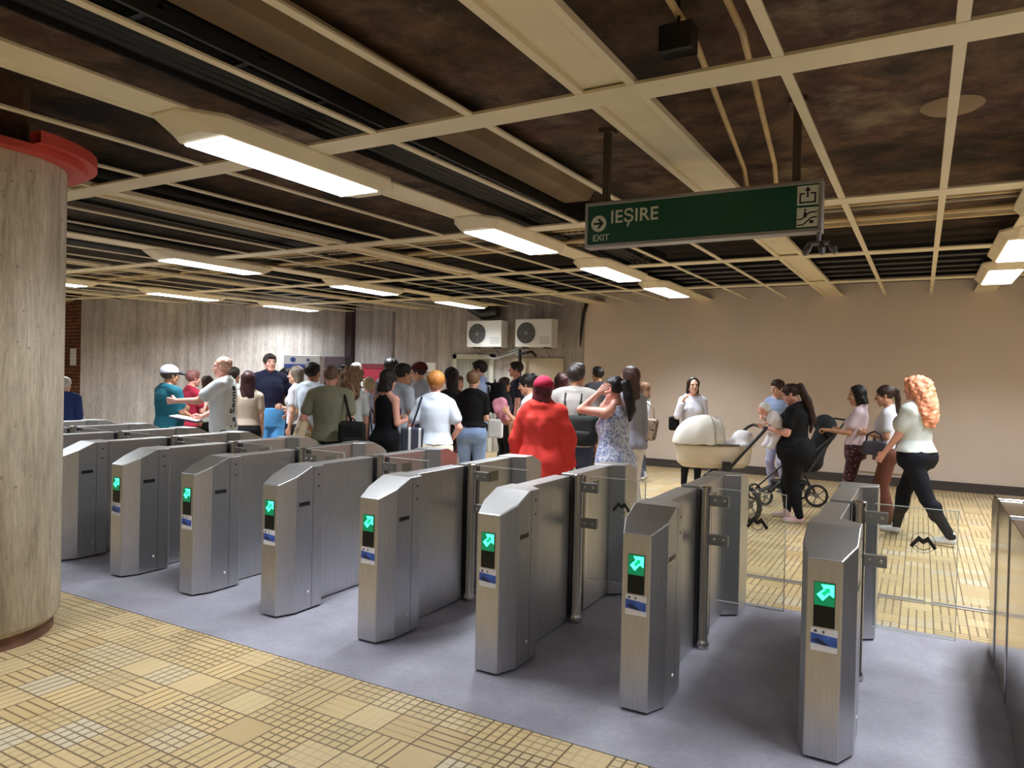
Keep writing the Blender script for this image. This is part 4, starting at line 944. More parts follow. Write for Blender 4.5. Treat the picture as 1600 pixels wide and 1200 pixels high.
        if shirt.get('collar'): f.rc((-.045, ly(1.46)-.012, 1.465), (.045, ly(1.46)-.012, 1.465), .055, .055, .03); f.rc((-.05, ly(1.46)-.03, 1.49), (.05, ly(1.46)-.03, 1.49), .04, .04, .02)
        nz = shirt.get('neck', 1.485)
        f.cut((0, 0, -1), (0, 0, hem))
        if not shirt.get('collar'):
            f.cut((0, .55, .85), (0, ly(nz)+.012, nz))
        f.wave(shirt.get('folds', .0016), 24, rs)
        o = child(shirt.get('name', 'shirt'), f, cloth(shirt['col'], shirt.get('pat')), lab=shirt.get('lab'))
    for side, hip, kn, an, toe, fz in LG:
        so = bpy.data.objects.new('shoe', shoe_mesh(shoes, (.245 if fem else .275))); COL.objects.link(so); so.parent = root
        so.location = (an[0]*s, an[1]*s+.035, (fz)*s); so.rotation_euler = (0, 0, -toe)
    if hair[0] != 'bald':
        f = hair_field(hair[0], hair[2] if len(hair) > 2 else .1, fem, rs+9, head[1], max(0, w-.95)*.28); child('hair', f, hair_mat(hc_), tf=tr)
    if cap:
        f = Field((-.14, -.16, -.05), (.14, .25, .18), .008); f.ell((0, -.02, .045), (.101, .124, .102), 0); f.cut((0, .1, -1), (0, 0, .035))
        v1 = f.mesh(); f2 = Field((-.14, -.16, -.05), (.14, .25, .18), .006); f2.ell((0, .115, .040), (.078, .085, .012), 0, rot=Euler((-.22, 0, 0)).to_matrix()); f2.cut((0, -1, 0), (0, .07, 0))
        dome = child('cap', f, cloth(cap[0], cap[2] if len(cap) > 2 else None), tf=tr)
        v2, q2 = f2.mesh(); o = bpy.data.objects.new('brim', np_mesh('brim', tr(v2)*s, q2)); o.data.materials.append(cloth(cap[1])); COL.objects.link(o); o.parent = dome
    return root
def in_person(key, p):
    return ROOTS[key]['M'] @ Vector(p)
T = lambda c, **k: dict(col=c, **k)
WHITE, OFFW, BLK, NAVY = (226, 230, 236), (214, 212, 204), (24, 24, 27), (34, 38, 62)
# --- the queue along the cream wall
person('red_hair', 1432, 7.55, 590, -64, 'person with long curly copper hair walking in a pale tee and black leggings', 1, 1.25, 'pink', ('curly', (240, 160, 124), .42), T((206, 212, 210), hem=.955, fit=.034), T((24, 25, 34), kind='trousers'), ('swing', 'down'), (0, -4), [(.09, .26, 0, .1), (-.09, -.40, .02, .15)], (226, 228, 232), hips=1.04)
person('pony_white', 1388, 8.25, 602, -88, 'person with a dark ponytail in a white tee and wide brown trousers', 1, .98, 'tan', ('pony', (52, 36, 30), .30), T((222, 224, 236), hem=.97, fit=.022), T((118, 76, 64), kind='trousers', wide=.045), ('bent', 'bent'), (4, -14), shoes=(90, 70, 60))
person('bob', 1337, 8.6, 602, -86, 'person with a black bob pushing the black pushchair in dark patterned trousers', 1, 1.0, 'tan', ('bob', (20, 17, 18), .13), T((222, 202, 210), hem=.98, fit=.024), T((58, 30, 40), kind='trousers', pat='dots', wide=.02), ('push', 'bent'), (12, -16), lean=-.10, shoes=(80, 60, 60))
person('mother', 1243, 8.35, 598, -76, 'person all in black with very long dark hair carrying a baby by the wall', 1, 1.42, 'pink', ('longpony', (58, 40, 36), .56), T((24, 24, 26), hem=.96, fit=.024), T((20, 20, 24), kind='trousers'), ((((.34, .12, -1), (-.20, .95, .16), 'relax', (0, 0, 1))), 'hold'), (14, -26), [(.13, .13, 0, .2), (-.13, -.09, 0, .2)], shoes=(212, 176, 176), hips=1.16)
person('blue_behind', 1218, 10.5, 593, 215, 'person in a light blue top half hidden behind the one carrying a baby', 0, .95, 'fair', ('short', (60, 46, 38)), T((150, 168, 206), hem=.92), T((160, 160, 190), kind='trousers'), ('down', 'bent'), (-10, -14))
person('wall_woman', 1083, 10.6, 590, 172, 'person in a white long-sleeved top standing alone at the cream wall, hand at the face', 1, .98, 'fair', ('wavy', (42, 28, 26), .24), T((220, 220, 234), sleeve='long', hem=.90, fit=.022), T((24, 24, 28), kind='trousers'), ('down', 'ear'), (6, -2))
# --- the group by the corner of the cream wall
person('patterned', 962, 6.75, 588, -58, 'person in a white and blue patterned sleeveless top, arms raised behind the head', 1, 1.12, 'pink', ('longpony', (28, 24, 28), .36), T((214, 218, 232), pat='floral', sleeve='none', hem=.80, flare=.02, fit=.022), T((190, 192, 204), kind='trousers', wide=.02), ('behind_head', 'behind_head2'), (2, -6))
person('long_brown', 984, 7.7, 573, -40, 'tall person with long straight brown hair behind the blue patterned top', 1, .98, 'fair', ('long', (72, 48, 44), .42), T((150, 152, 166), sleeve='long', hem=.88), T((222, 216, 216), kind='trousers', wide=.06), ('down', 'down'), (8, 0))
person('leopard_bag', 1006, 11.5, 597, -70, 'short brown-haired person with a leopard print bag near the cream wall', 1, 1.0, 'fair', ('wavy', (104, 74, 54), .16), T((196, 196, 200), hem=.92), T((104, 110, 130), kind='trousers'), ('down', 'bent'), (-10, -4), shoes=(226, 226, 230))
person('grey_backpack', 900, 7.5, 569, 12, 'person in a grey tee seen from behind carrying a dark backpack low', 0, 1.06, 'tan', ('quiff', (48, 42, 40)), T((160, 156, 152), hem=.90, fit=.026), T((66, 78, 108), kind='trousers', pat='faded'), ('down', 'down'), (-14, 0))
person('far_dark', 934, 11.6, 573, -35, 'person with dark hair standing at the corner where cream wall and concrete meet', 0, .98, 'tan', ('short', (34, 28, 28)), T((60, 60, 66), hem=.9), T(BLK, kind='trousers'), ('down', 'down'))
person('dark_red_hair', 877, 9.3, 583, 8, 'person with dark reddish hair between the red jacket and the grey tee', 1, .98, 'fair', ('bob', (58, 26, 28), .16), T((70, 56, 60), hem=.9), T(BLK, kind='trousers'), ('down', 'down'))
person('red_jacket', 849, 6.65, 590, 8, 'person in a bright red jacket and crimson cap seen from behind', 1, 1.24, 'pink', ('wavy', (92, 34, 44), .12), T((230, 70, 62), sleeve='long', hem=.78, fit=.042, flare=.03, sflare=.02, collar=True, folds=.006, name='jacket'), T((60, 66, 84), kind='trousers'), ('jacketdown', 'jacketdown'), (-14, -4), cap=((168, 38, 66), (120, 28, 50)), shoes=(40, 40, 44))
person('white_profile', 828, 8.3, 584, -72, 'person with black hair in a white tee, in profile beside the red jacket', 1, .96, 'tan', ('bun', (26, 22, 22)), T((214, 222, 232), hem=.92), T((30, 34, 32), kind='trousers'), ('phone', 'bent'), (0, -14))
person('navy_far', 806, 12.0, 565, -95, 'tall person in a dark top against the concrete wall, face lit', 0, 1.0, 'pink', ('short', (40, 32, 30)), T((44, 46, 64), hem=.9), T(BLK, kind='trousers'), ('down', 'down'))
person('blue_shirt', 750, 10.3, 563, -78, 'bearded person in a light blue shirt wearing a black backpack', 0, 1.04, 'fair', ('short', (30, 26, 26)), T((166, 184, 224), sleeve='long', hem=.88, collar=True), T((28, 30, 38), kind='trousers'), ('bent', 'down'), (0, -4))
person('black_jeans', 739, 9.3, 580, 4, 'person in a black tee and pale blue jeans seen from behind, blond hair pinned up', 1, 1.04, 'fair', ('bun', (128, 98, 72)), T((20, 19, 21), hem=1.0, fit=.024), T((138, 162, 200), kind='trousers', pat='faded', wide=.03), ('down', 'bent'), (-20, 0), hips=1.05)
person('black_long', 703, 9.6, 574, -55, 'person with long black hair and a black top beside the white tee', 1, .95, 'pink', ('long', (28, 22, 22), .30), T((26, 26, 28), hem=.92, neck=1.43), T((44, 32, 40), kind='trousers'), ('down', 'down'), (-16, 4))
person('white_bun', 681, 7.55, 581, 2, 'person with gingery bun and plain white tee seen from behind, striped bag on the shoulder', 1, 1.1, 'pink', ('bigbun', (186, 124, 62)), T((216, 226, 240), hem=.95, fit=.026, sflare=.016), T((226, 214, 190), kind='trousers', wide=.03), ('akimbo', 'akimbo'), (0, 0), shoes=(180, 160, 140))
person('grey_cap', 655, 10.2, 567, -70, 'person in a dark red cap and grey white shirt facing the air conditioners', 0, .98, 'fair', ('short', (50, 36, 34)), T((176, 184, 204), hem=.9), T((70, 76, 100), kind='trousers'), ('bent', 'bent'), (0, -4), cap=((92, 34, 44), (70, 24, 32)))
person('grey_jeans', 628, 8.8, 568, 62, 'person with short dark hair in a grey blue tee and jeans, in profile', 0, 1.0, 'tan', ('short', (36, 32, 32)), T((178, 192, 208), hem=.90), T((84, 100, 132), kind='trousers', pat='faded'), ('bent', 'cross'), (6, -4))
person('afro', 611, 11.2, 564, 30, 'person whose dark bushy hair shows above the black dress', 0, 1.0, 'olive', ('afro', (18, 16, 16)), T((70, 66, 70), hem=.9), T(BLK, kind='trousers'), ('down', 'down'))
person('black_dress', 605, 8.2, 577, 48, 'person in a short black sleeveless dress with dark tied hair', 1, 1.0, 'pink', ('long', (40, 34, 32), .16), T((17, 17, 22), sleeve='none', hem=.52, fit=.018, name='dress', neck=1.42), None, ('bent', 'bent'), (10, -8), shoes=(40, 34, 34))
person('pale_blue', 577, 9.2, 590, 14, 'person in a pale blue and white shirt between the curly hair and the black dress', 1, 1.0, 'fair', ('bun', (196, 176, 140)), T((190, 206, 238), hem=.86, fit=.03), T((200, 206, 220), kind='trousers'), ('down', 'down'))
person('curly_brown', 551, 8.3, 575, 18, 'person with long curly light brown hair and a black skirt, seen from behind', 1, .98, 'pink', ('curly', (150, 118, 90), .30), T((222, 226, 226), sleeve='short', hem=1.0), T((26, 28, 30), kind='skirt', hem=.45), ('down', 'down'), (-10, 0))
person('pink_shoulder', 536, 9.4, 571, 25, 'person with dark hair and pale pink top just behind the olive tee', 1, .96, 'fair', ('long', (34, 26, 26), .18), T((232, 204, 210), hem=.92), T(BLK, kind='trousers'), ('down', 'down'))
person('grey_far', 556, 11.6, 567, 165, 'person with grey hair farthest back near the crimson kiosk', 0, .98, 'fair', ('short', (150, 146, 140)), T((140, 136, 136), hem=.9), T(BLK, kind='trousers'), ('down', 'down'))
person('olive', 517, 7.9, 571, 6, 'person with a shaved head in an olive green tee seen from behind', 0, 1.06, 'pink', ('shaved', (120, 98, 84)), T((134, 134, 112), hem=.90, fit=.026), T((30, 32, 30), kind='trousers'), ('akimbo', 'down'), (-12, 0))
person('white_dark', 488, 8.9, 567, 48, 'person with dark hair in a white tee turned toward the dark maroon cabinet', 0, 1.02, 'tan', ('short', (28, 24, 24)), T((206, 216, 228), hem=.88, fit=.028), T((190, 170, 124), kind='trousers'), ('bent', 'down'), (8, 0))
person('white_grey', 463, 10.0, 572, -70, 'person with greying fair hair and a white tee beside the navy polo', 1, .95, 'fair', ('long', (120, 108, 96), .14), T((214, 212, 222), hem=.92), T((60, 58, 66), kind='trousers'), ('down', 'bent'), (0, -4))
person('dark_right', 446, 10.9, 575, 70, 'person with black hair in profile just behind the navy polo', 0, .98, 'tan', ('short', (24, 20, 22)), T((120, 92, 60), hem=.9), T((70, 76, 96), kind='trousers'), ('bent', 'bent'), (0, -8))
person('navy_polo', 421, 10.3, 553, 168, 'tall person facing us in a navy polo shirt and bright blue shorts', 0, 1.06, 'pink', ('short', (58, 48, 44)), T((30, 32, 54), hem=.90, collar=True, fit=.026, sleeve='short', sflare=.012), T((96, 170, 236), kind='shorts', fit=.03), ('akimbo', 'down'), (4, 2))
person('long_dark_beige', 388, 9.4, 580, 6, 'person with long dark brown hair and a beige top, seen from behind', 1, .96, 'fair', ('long', (56, 28, 30), .34), T((200, 182, 164), hem=.98), T((24, 24, 28), kind='trousers'), ('down', 'down'), (-8, 0))
person('behind_bald', 364, 10.4, 574, 40, 'person with dark hair partly hidden behind the bald one', 0, .98, 'olive', ('short', (44, 34, 30)), T((200, 206, 202), hem=.92), T(BLK, kind='trousers'), ('down', 'down'))
person('bald', 349, 8.75, 557, -72, 'bald person in a white tee with black lettering, holding out an arm', 0, 1.06, 'pink', ('shaved', (206, 160, 140)), T((226, 230, 232), hem=.84, fit=.03, sflare=.02), T((40, 42, 54), kind='trousers'), ('reach', 'low'), (0, -4))
person('brown_grey', 323, 11.3, 587, -30, 'person with brown hair and pale grey top behind the outstretched arm', 1, .95, 'tan', ('long', (72, 48, 38), .16), T((190, 194, 186), hem=.92), T(BLK, kind='trousers'), ('down', 'down'))
person('red_top', 300, 10.0, 578, 60, 'person in a crimson top standing behind the teal shirt', 1, 1.0, 'pink', ('short', (140, 92, 88)), T((172, 44, 66), hem=.9), T((24, 22, 26), kind='trousers'), ('bent', 'chest'), (0, -6))
person('teal', 264, 9.1, 572, 62, 'person in a teal tee and pale grey baseball cap', 0, 1.1, 'olive', ('short', (70, 60, 50)), T((34, 96, 112), hem=.86, fit=.03), T((34, 46, 62), kind='trousers'), ('bent', 'low'), (0, -4), belly=.03, cap=((196, 200, 216), (60, 66, 90)))
person('blue_pillar', 101, 10.0, 590, 20, 'person in a dark blue jacket mostly hidden by the round pillar', 0, 1.05, 'fair', ('short', (200, 196, 190)), T((40, 56, 104), sleeve='long', hem=.86, fit=.03, name='jacket'), T((40, 44, 60), kind='trousers'), ('down', 'down'))
person('pink_gap', 716, 11.3, 587, 150, 'person glimpsed between the black tops, pale pink clothes', 1, .96, 'pink', ('short', (86, 64, 56)), T((222, 196, 204), hem=.92), T((120, 60, 70), kind='trousers'), ('down', 'down'))
person('dark_gap', 788, 11.5, 590, 60, 'person glimpsed beyond the pink garment, facing the black drain pipe', 1, .96, 'tan', ('short', (60, 50, 46)), T((70, 66, 76), hem=.92), T(BLK, kind='trousers'), ('down', 'down'))
# ================================================================== carried things and pushchairs
def field_obj(name, f, m, parent=None, M=None, lab=None):
    v, q = f.mesh()
    if M is not None:
        A = np.array(M, np.float32); v = v @ A[:3, :3].T+A[:3, 3]
    o = bpy.data.objects.new(name, np_mesh(name, v, q)); o.data.materials.append(m); COL.objects.link(o)
    if parent is not None: o.parent = parent
    return o
def xf_obj(o, M): o.matrix_world = M; return o
def worn(key, name, label, cat, at_=(0, 0, 0), group=None):
    t = bpy.data.objects.new(name, None); COL.objects.link(t); t.empty_display_size = .1
    t.matrix_world = ROOTS[key]['M'] @ Matrix.Translation(at_); return tag(t, label, cat, group)
def soft_box(name, lo, hi, r, m, parent=None, wave=.0, seed=1, h=.012, taper=0):
    f = Field(np.array(lo)-.06, np.array(hi)+.06, h); c = (np.array(lo)+np.array(hi))/2; e = (np.array(hi)-np.array(lo))/2-r
    X, Y, Z = f.x[:, None, None]-c[0], f.y[None, :, None]-c[1], f.z[None, None, :]-c[2]
    tp = 1-taper*(Z/(e[2]+r)); q = [np.abs(X)/tp-e[0], np.abs(Y)/tp-e[1], np.abs(Z)-e[2]]
    f.d = (np.sqrt(sum(np.maximum(a, 0)**2 for a in q))+np.minimum(np.maximum(np.maximum(q[0]+0*f.d, q[1]+0*f.d), q[2]+0*f.d), 0)-r).astype(np.float32)
    if wave: f.wave(wave, 22, seed)
    return field_obj(name, f, m, parent)
def backpack(key, label, c, lo, hi, cat='backpack', strap=True):
    t = worn(key, 'backpack', label, cat); m = cloth(c); y0, y1, z0, z1, w = lo[1], hi[1], lo[2], hi[2], hi[0]
    soft_box('main_bag', lo, hi, .05, m, t, .002)
    soft_box('pocket', (lo[0]+.04, lo[1]-.05, lo[2]+.03), (hi[0]-.04, lo[1]+.03, (z0+z1)/2), .03, m, t, .0015)
    if strap:
        for s in (-1, 1):
            MB().tube([(s*.08, y1-.02, z1-.04), (s*.085, -.09, 1.455), (s*.09, -.01, 1.475), (s*.10, .10, 1.40), (s*.11, .155, 1.28), (s*.15, .08, 1.12), (s*.14, y1-.02, z0+.06)], .014, 8).build('strap', m, t, smooth=True)
    xm = (lo[0]+hi[0])/2; MB().tube([(xm-.04, y1-.05, z1-.01), (xm, y1-.05, z1+.035), (xm+.04, y1-.05, z1-.01)], .009, 8).build('handle', m, t, smooth=True)
    return t
backpack('blue_shirt', 'black backpack on the back of the light blue shirt', (22, 22, 26), (-.15, -.36, 1.04), (.15, -.165, 1.46))
backpack('grey_backpack', 'dark green grey backpack hanging low on the grey tee', (44, 48, 46), (-.04, -.40, .94), (.29, -.185, 1.24))
backpack('olive', 'black backpack hanging off one shoulder of the olive tee', (26, 28, 26), (.12, -.36, .80), (.42, -.19, 1.14), strap=False)
t = worn('olive', 'shoulder_strap', 'black strap across the shoulder of the olive tee', 'strap')
MB().tube([(.26, -.22, 1.12), (.20, -.15, 1.30), (.15, -.06, 1.475), (.17, .06, 1.44), (.22, .155, 1.26), (.26, .10, 1.1)], .014, 8).build('webbing', cloth((26, 28, 26)), t, smooth=True)
def tote(key, label, c, lo, hi, strap, pat=None, name='tote_bag', cat='bag', r=.02, wave=.003, taper=.0):
    t = worn(key, name, label, cat)
    soft_box('bag_body', lo, hi, r, cloth(c, pat), t, wave, 3, taper=taper)
    MB().tube(strap, .011, 8).build('strap', cloth(tuple(int(q*.8) for q in c)), t, smooth=True)
    return t
tote('white_bun', 'black and white striped tote bag hanging from the shoulder of the plain white tee', (52, 56, 72), (-.36, -.20, .80), (-.12, -.13, 1.14), [(-.26, -.165, 1.12), (-.19, -.165, 1.32), (-.15, -.08, 1.475), (-.16, .04, 1.46), (-.22, .15, 1.28), (-.28, .14, 1.2)], 'stripes', taper=-.1)
tote('wall_woman', 'black shoulder bag of the one standing alone at the cream wall', (22, 22, 24), (.20, -.08, .92), (.36, .06, 1.14), [(.26, -.05, 1.12), (.19, -.04, 1.35), (.15, 0, 1.465), (.20, .05, 1.35), (.28, .04, 1.12)], r=.03)
tote('pony_white', 'slate grey handbag hanging from the forearm above the brown trousers', (74, 72, 84), (-.36, -.02, .90), (-.21, .26, 1.07), [(-.285, .03, 1.06), (-.285, .06, 1.15), (-.275, .13, 1.19), (-.285, .20, 1.15), (-.285, .22, 1.06)], r=.03, taper=.12)
tote('leopard_bag', 'leopard print bag with a black handle carried near the cream wall', (150, 130, 116), (-.32, -.34, .74), (-.16, -.06, 1.12), [(-.24, -.30, 1.1), (-.24, -.28, 1.3), (-.2, -.1, 1.42), (-.24, -.12, 1.3), (-.24, -.1, 1.1)], 'leopard', r=.04, taper=-.2)
tote('black_jeans', 'small black bag at the hip of the pale blue jeans', (24, 24, 26), (-.30, -.06, .84), (-.20, .06, .97), [(-.25, 0, .96), (-.23, -.01, 1.2), (-.14, -.02, 1.44)], r=.02)
tote('blue_shirt', 'white paper carrier bag hanging below the black backpack', (232, 232, 232), (-.30, -.38, .72), (-.22, -.18, .97), [(-.26, -.33, .96), (-.26, -.30, 1.04), (-.26, -.23, 1.04), (-.26, -.22, .96)], r=.006, wave=0, name='paper_bag')
tote('curly_brown', 'bluish grey bag leaning out beside the black skirt', (92, 96, 112), (.20, -.16, .62), (.42, .10, .90), [(.30, -.10, .88), (.24, -.04, 1.2), (.15, -.01, 1.45), (.26, .05, 1.2), (.32, .06, .88)], r=.05)
# pale jacket over the arm of the olive tee
f = Field((-.50, -.30, .62), (-.12, .20, 1.20), .012)
f.rc((-.30, -.02, 1.10), (-.40, -.10, .72), .06, .075, .02); f.rc((-.30, .03, 1.10), (-.44, .02, .74), .05, .06, .03); f.wave(.004, 28, 5)
t = worn('olive', 'folded_jacket', 'pale beige jacket draped over the elbow of the olive tee', 'jacket'); field_obj('cloth', f, cloth((226, 204, 172)), t)
f = Field((-.12, .10, .90), (.42, .62, 1.55), .012)
f.rc((.10, .42, 1.36), (.20, .36, 1.18), .10, .07, .03); f.rc((.05, .40, 1.30), (.1, .36, 1.16), .08, .05, .03); f.wave(.005, 30, 8)
t = worn('white_profile', 'folded_garment', 'pink garment held up in front of the white tee in profile', 'garment'); field_obj('cloth', f, cloth((190, 124, 140)), t)
# papers held out by the bald person
R = ROOTS['bald']; A = [a for a in R['AR'] if a[0] > 0][0]; wr = A[3]
t = worn('bald', 'paper_sheaf', 'white sheaf of papers on a dark clipboard held by the bald one', 'papers', tuple(wr+np.array((-.04, .16, -.04))))
pl = MB().box(-.12, -.13, .004, .12, .19, .016).build('sheets', PAPER, t, bevel=.002); pl.rotation_euler = (.18, 0, 0)
pl = MB().box(-.125, -.135, -.012, .125, .18, .002).build('clipboard', mat('dark_clipboard', srgb(30, 36, 60), .5), t, bevel=.003); pl.rotation_euler = (.18, 0, 0)
# lettering down the back of the bald person's tee: mapped on the shirt's surface
from mathutils.bvhtree import BVHTree
ro = R['o']; shirt = [c for c in ro.children if c.name.startswith('shirt')][0]
bv = BVHTree.FromPolygons([v.co for v in shirt.data.vertices], [tuple(p.vertices) for p in shirt.data.polygons]); sc = R['s']
me = text_mesh('La Senne', .135, 0.0, .004, 'CENTER', 1.05)
ok = True
for v in me.vertices:
    x, y = v.co.x, v.co.y; th = -2.0+(-y/.16)         # letters stand upright along the spine side
    dirv = Vector((math.cos(th), math.sin(th), 0)); o = Vector((0, 0, (1.16+x*.98)*sc))+dirv*.6
    hit = bv.ray_cast(o, -dirv)
    v.co = (hit[0]+dirv*.004) if hit[0] is not None else o*.0+Vector((0, 0, (1.13+x)*sc))+dirv*.15
lt = link('lettering', me, mat('print_black', srgb(40, 44, 48), .8), shirt)
# ------------------------------------------------------------------ baby
t0 = at(1208, 8.35); ax = Vector((RT.x, RT.y, 0)).normalized(); ay = Vector((FW.x, FW.y, 0)).normalized()
def wp(px, py, d): return EYE+ray(px, py)*d
BD = 8.30
def rel(px, py, dd=0): return np.array(wp(px, py, BD+dd))
f = Field(rel(1180, 715)-.22, rel(1240, 610)+.22, .0085)
f.ell(rel(1193, 640), (.062, .062, .064), .0); f.rc(rel(1200, 647), rel(1206, 652), .03, .04, .02); f.rc(rel(1207, 650), rel(1221, 668), .062, .068, .03)
f.rc(rel(1219, 670), rel(1212, 684), .044, .034, .02); f.rc(rel(1212, 684), rel(1206, 697), .033, .025, .01); f.rc(rel(1206, 697), rel(1201, 698), .022, .018, .01)
f.rc(rel(1214, 668, .10), rel(1203, 684, .08), .042, .032, .02); f.rc(rel(1203, 684, .08), rel(1197, 694, .07), .032, .024, .01); f.rc(rel(1197, 694, .07), rel(1192, 696, .07), .022, .018, .01)
f.rc(rel(1205, 646, -.05), rel(1203, 660, -.07), .027, .020, .01); f.rc(rel(1203, 660, -.07), rel(1194, 662, -.05), .020, .016, .01)
f.ell(rel(1185.2, 641), (.012, .012, .010), .008); f.ell(rel(1187, 645, -.03), (.02, .02, .016), .012)
by = field_obj('baby', f, skin_mat('pink')); tag(by, 'baby in a white romper held in the arms of the person in black', 'baby')
f = Field(rel(1180, 715)-.22, rel(1240, 610)+.22, .0085); g_ = .012
f.rc(rel(1207, 650), rel(1221, 668), .062+g_, .068+g_, .03); f.rc(rel(1219, 670), rel(1212, 684), .044+g_, .034+g_, .02); f.rc(rel(1212, 684), rel(1206, 697), .033+g_, .025+g_, .01); f.rc(rel(1206, 697), rel(1202, 698), .026+g_*.6, .022+g_*.5, .01)
f.rc(rel(1214, 668, .10), rel(1203, 684, .08), .042+g_, .032+g_, .02); f.rc(rel(1203, 684, .08), rel(1197, 694, .07), .032+g_, .024+g_, .01); f.rc(rel(1197, 694, .07), rel(1193, 696, .07), .026+g_*.6, .022+g_*.5, .01)
f.rc(rel(1205, 646, -.05), rel(1203, 658, -.07), .027+g_, .022+g_, .01); f.wave(.0012, 40, 4); field_obj('romper', f, cloth((236, 232, 238)), by)
f = Field(rel(1180, 660)-.1, rel(1210, 620)+.1, .008); f.ell(rel(1195, 637), (.068, .068, .066), 0); f.cut(-np.array(ax)*.9+np.array((0, 0, -.55)), rel(1191, 641)); field_obj('bonnet', f, cloth((232, 232, 232)), by)
# ------------------------------------------------------------------ pushchairs
def wheel(t, c, r, w, m_rot, name='wheel', spokes=5):
    mb = MB().lathe([(r*.80, -w/2), (r*.95, -w/2), (r, -w*.25), (r, w*.25), (r*.95, w/2), (r*.80, w/2), (r*.78, 0), (r*.80, -w/2)], (0, 0, 0), 28, axis='x')
    o = mb.build(name, RUBBER, t, smooth=True); o.location = c; o.rotation_euler = (0, 0, m_rot)
    mb = MB().lathe([(0, -w*.5), (r*.22, -w*.5), (r*.22, w*.5), (0, w*.5)], (0, 0, 0), 14, axis='x')
    for k in range(spokes): a = 2*PI*k/spokes; mb.tube([(0, r*.15*math.cos(a), r*.15*math.sin(a)), (0, r*.82*math.cos(a), r*.82*math.sin(a))], r*.055, 6)
    mb.build('hub', mat('grey_wheel_hub', srgb(120, 112, 108), .5), o, smooth=True); return o
CRM = cloth((226, 212, 190)); CRL = cloth((236, 232, 222)); BAR = mat('black_padded_bar', (.014, .012, .012), .55)
p = at(1115, 8.5); c1 = thing('pushchair', 'cream baby pushchair with a big hood and black handlebar beside the cream wall', 'pushchair', (p.x, p.y, 0), YAW, 'pushchairs')
# local: x to the picture's side, y away, z up
f = Field((-.62, -.34, .45), (.62, .36, 1.05), .014)
f.loft([(.585, .02, 0, .36, .15), (.64, .02, 0, .43, .19), (.75, .02, 0, .44, .215), (.86, .02, 0, .455, .225)], .02, .0); field_obj('carrycot', f, CRM, c1)
MB().tube([(.02+.457*math.cos(a), .228*math.sin(a), .862) for a in [2*PI*k/40 for k in range(40)]], .012, 8, True).build('rim', mat('dark_zip_trim', srgb(88, 80, 72), .6), c1, smooth=True)
f = Field((-.62, -.36, .78), (.30, .36, 1.32), .014)
f.ell((-.12, 0, .86), (.345, .235, .335), 0); f.cut((0, 0, -1), (0, 0, .86)); f.cut((1, 0, -.22), (.12, 0, 1.0)); f.wave(.0022, 16, 3); h_ = field_obj('hood', f, CRL, c1)
for dx in (-.02, .08): MB().tube([(dx-.02*math.sin(a), .242*math.cos(a), .86+.335*math.sin(a)*(1-abs(dx)*.6)) for a in [PI*k/16 for k in range(17)]], .006, 6).build('hood_seam', mat('hood_seam_grey', srgb(150, 144, 134), .7), h_, smooth=True)
f = Field((.05, -.34, .76), (.62, .36, 1.05), .014); f.ell((.30, 0, .86), (.21, .21, .06), 0); f.ell((.36, 0, .93), (.12, .15, .10), .05); f.cut((0, 0, -1), (0, 0, .84)); f.wave(.002, 20, 2); field_obj('cover', f, cloth((226, 222, 226)), c1)
MB().tube([(.10, -.25, .56), (.30, -.26, .80), (.50, -.26, 1.02), (.55, -.24, 1.075), (.55, .20, 1.085), (.50, .26, 1.05), (.30, .27, .86), (.10, .26, .6)], .019, 10).build('handlebar', BAR, c1, smooth=True)
MB().box(.05, -.275, .50, .15, -.235, .68).box(.05, .235, .50, .15, .275, .68).build('joint', BAR, c1, bevel=.012)
MB().tube([(.10, -.25, .55), (.36, -.25, .22)], .016, 8).tube([(.10, .25, .55), (.36, .25, .22)], .016, 8).tube([(.10, -.25, .55), (-.34, -.2, .18)], .016, 8).tube([(.10, .25, .55), (-.34, .2, .18)], .016, 8).tube([(.36, -.25, .22), (.36, .25, .22)], .014, 8).build('chassis', BAR, c1, smooth=True)
f = Field((-.3, -.28, .12), (.4, .28, .5), .016); f.loft([(.22, .06, 0, .24, .18), (.34, .06, 0, .27, .2)], 0); field_obj('basket', f, cloth((36, 34, 36)), c1)
for q in ((.36, -.29, .20, .35), (.36, .29, .20, .35)): wheel(c1, q[:3], .20, .05, q[3])
for q in ((-.36, -.2, .115, 1.2), (-.36, .2, .115, 1.2)): wheel(c1, q[:3], .115, .04, q[3])
p = at(1236, 9.55); c2 = thing('pushchair', 'black pushchair on small wheels behind the one carrying a baby', 'pushchair', (p.x, p.y, 0), YAW, 'pushchairs')
DB = cloth((40, 42, 46))
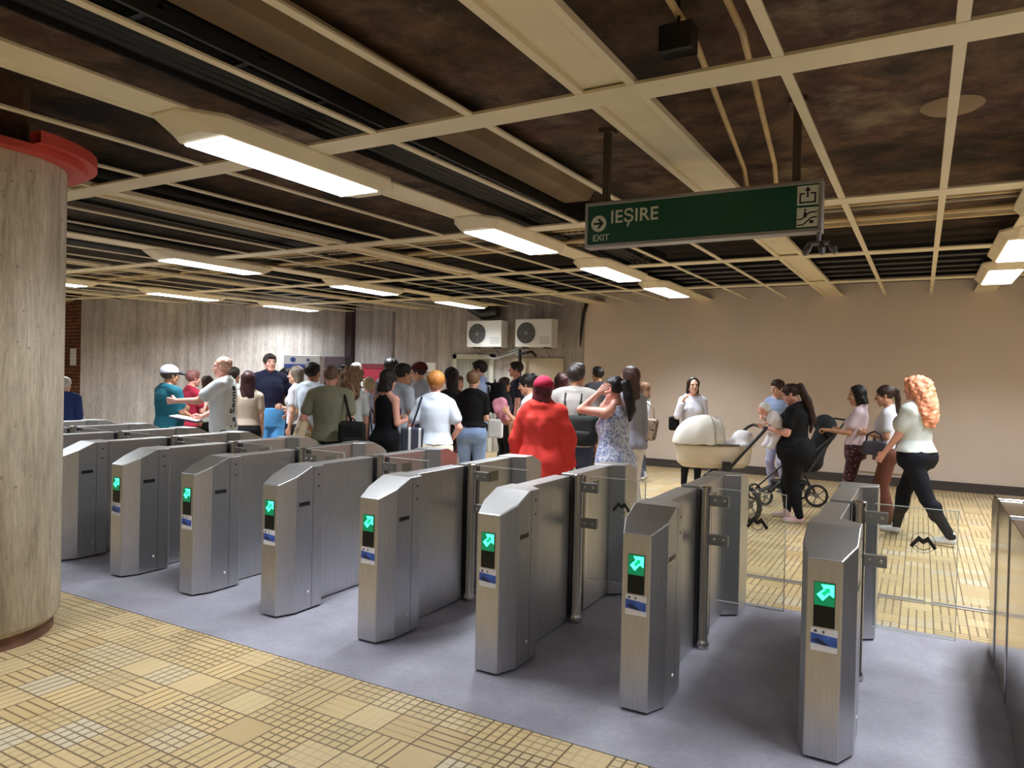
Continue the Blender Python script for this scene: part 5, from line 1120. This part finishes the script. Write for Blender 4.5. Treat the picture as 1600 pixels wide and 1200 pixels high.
f = Field((-.1, -.3, .35), (.6, .3, 1.3), .014); f.rc((.10, 0, .52), (.30, 0, .56), .13, .13, .03); f.rc((.30, 0, .56), (.46, 0, 1.00), .13, .10, .04); f.wave(.002, 20, 4); field_obj('seat', f, DB, c2)
f = Field((.2, -.32, .8), (.75, .32, 1.35), .014); f.ell((.46, 0, 1.0), (.15, .2, .19), 0); f.cut((-1, 0, -.55), (.40, 0, 1.0)); field_obj('hood', f, DB, c2)
MB().tube([(.18, -.22, .45), (.42, -.23, .82), (.62, -.22, 1.10), (.66, -.18, 1.13), (.66, .18, 1.13), (.62, .22, 1.10), (.42, .23, .82), (.18, .22, .45)], .014, 8).build('handlebar', BAR, c2, smooth=True)
MB().tube([(.50, -.22, .94), (-.36, -.22, .16)], .012, 8).tube([(.50, .22, .94), (-.36, .22, .16)], .012, 8).tube([(.05, -.22, .52), (.26, -.24, .16)], .012, 8).tube([(.05, .22, .52), (.26, .24, .16)], .012, 8).tube([(.26, -.24, .16), (.26, .24, .16)], .012, 8).tube([(-.36, -.22, .16), (-.36, .22, .16)], .012, 8).build('chassis', BAR, c2, smooth=True)
f = Field((-.3, -.25, .12), (.35, .25, .4), .016); f.loft([(.20, 0, 0, .2, .16), (.30, 0, 0, .24, .19)], 0); field_obj('basket', f, DB, c2)
for q in ((.26, -.27, .15, PI/2-.2), (.26, .27, .15, PI/2-.2)): wheel(c2, q[:3], .145, .04, q[3])
for q in ((-.38, -.22, .115, PI/2+.3), (-.38, .22, .115, PI/2+.3)): wheel(c2, q[:3], .11, .04, q[3])
# ================================================================== light and view
w = bpy.data.worlds.new('world'); S.world = w; w.use_nodes = True
w.node_tree.nodes['Background'].inputs[0].default_value = (.9, .95, 1.0, 1); w.node_tree.nodes['Background'].inputs[1].default_value = .05
S.view_settings.view_transform = 'Standard'; S.view_settings.look = 'None'; S.view_settings.gamma = 1; S.view_settings.use_curve_mapping = False
S.view_settings.exposure = 0.0
S.cycles.use_denoising = True
S.cycles.max_bounces = 8; S.cycles.diffuse_bounces = 4; S.cycles.glossy_bounces = 4; S.cycles.transparent_max_bounces = 12
S.cycles.sample_clamp_indirect = 6
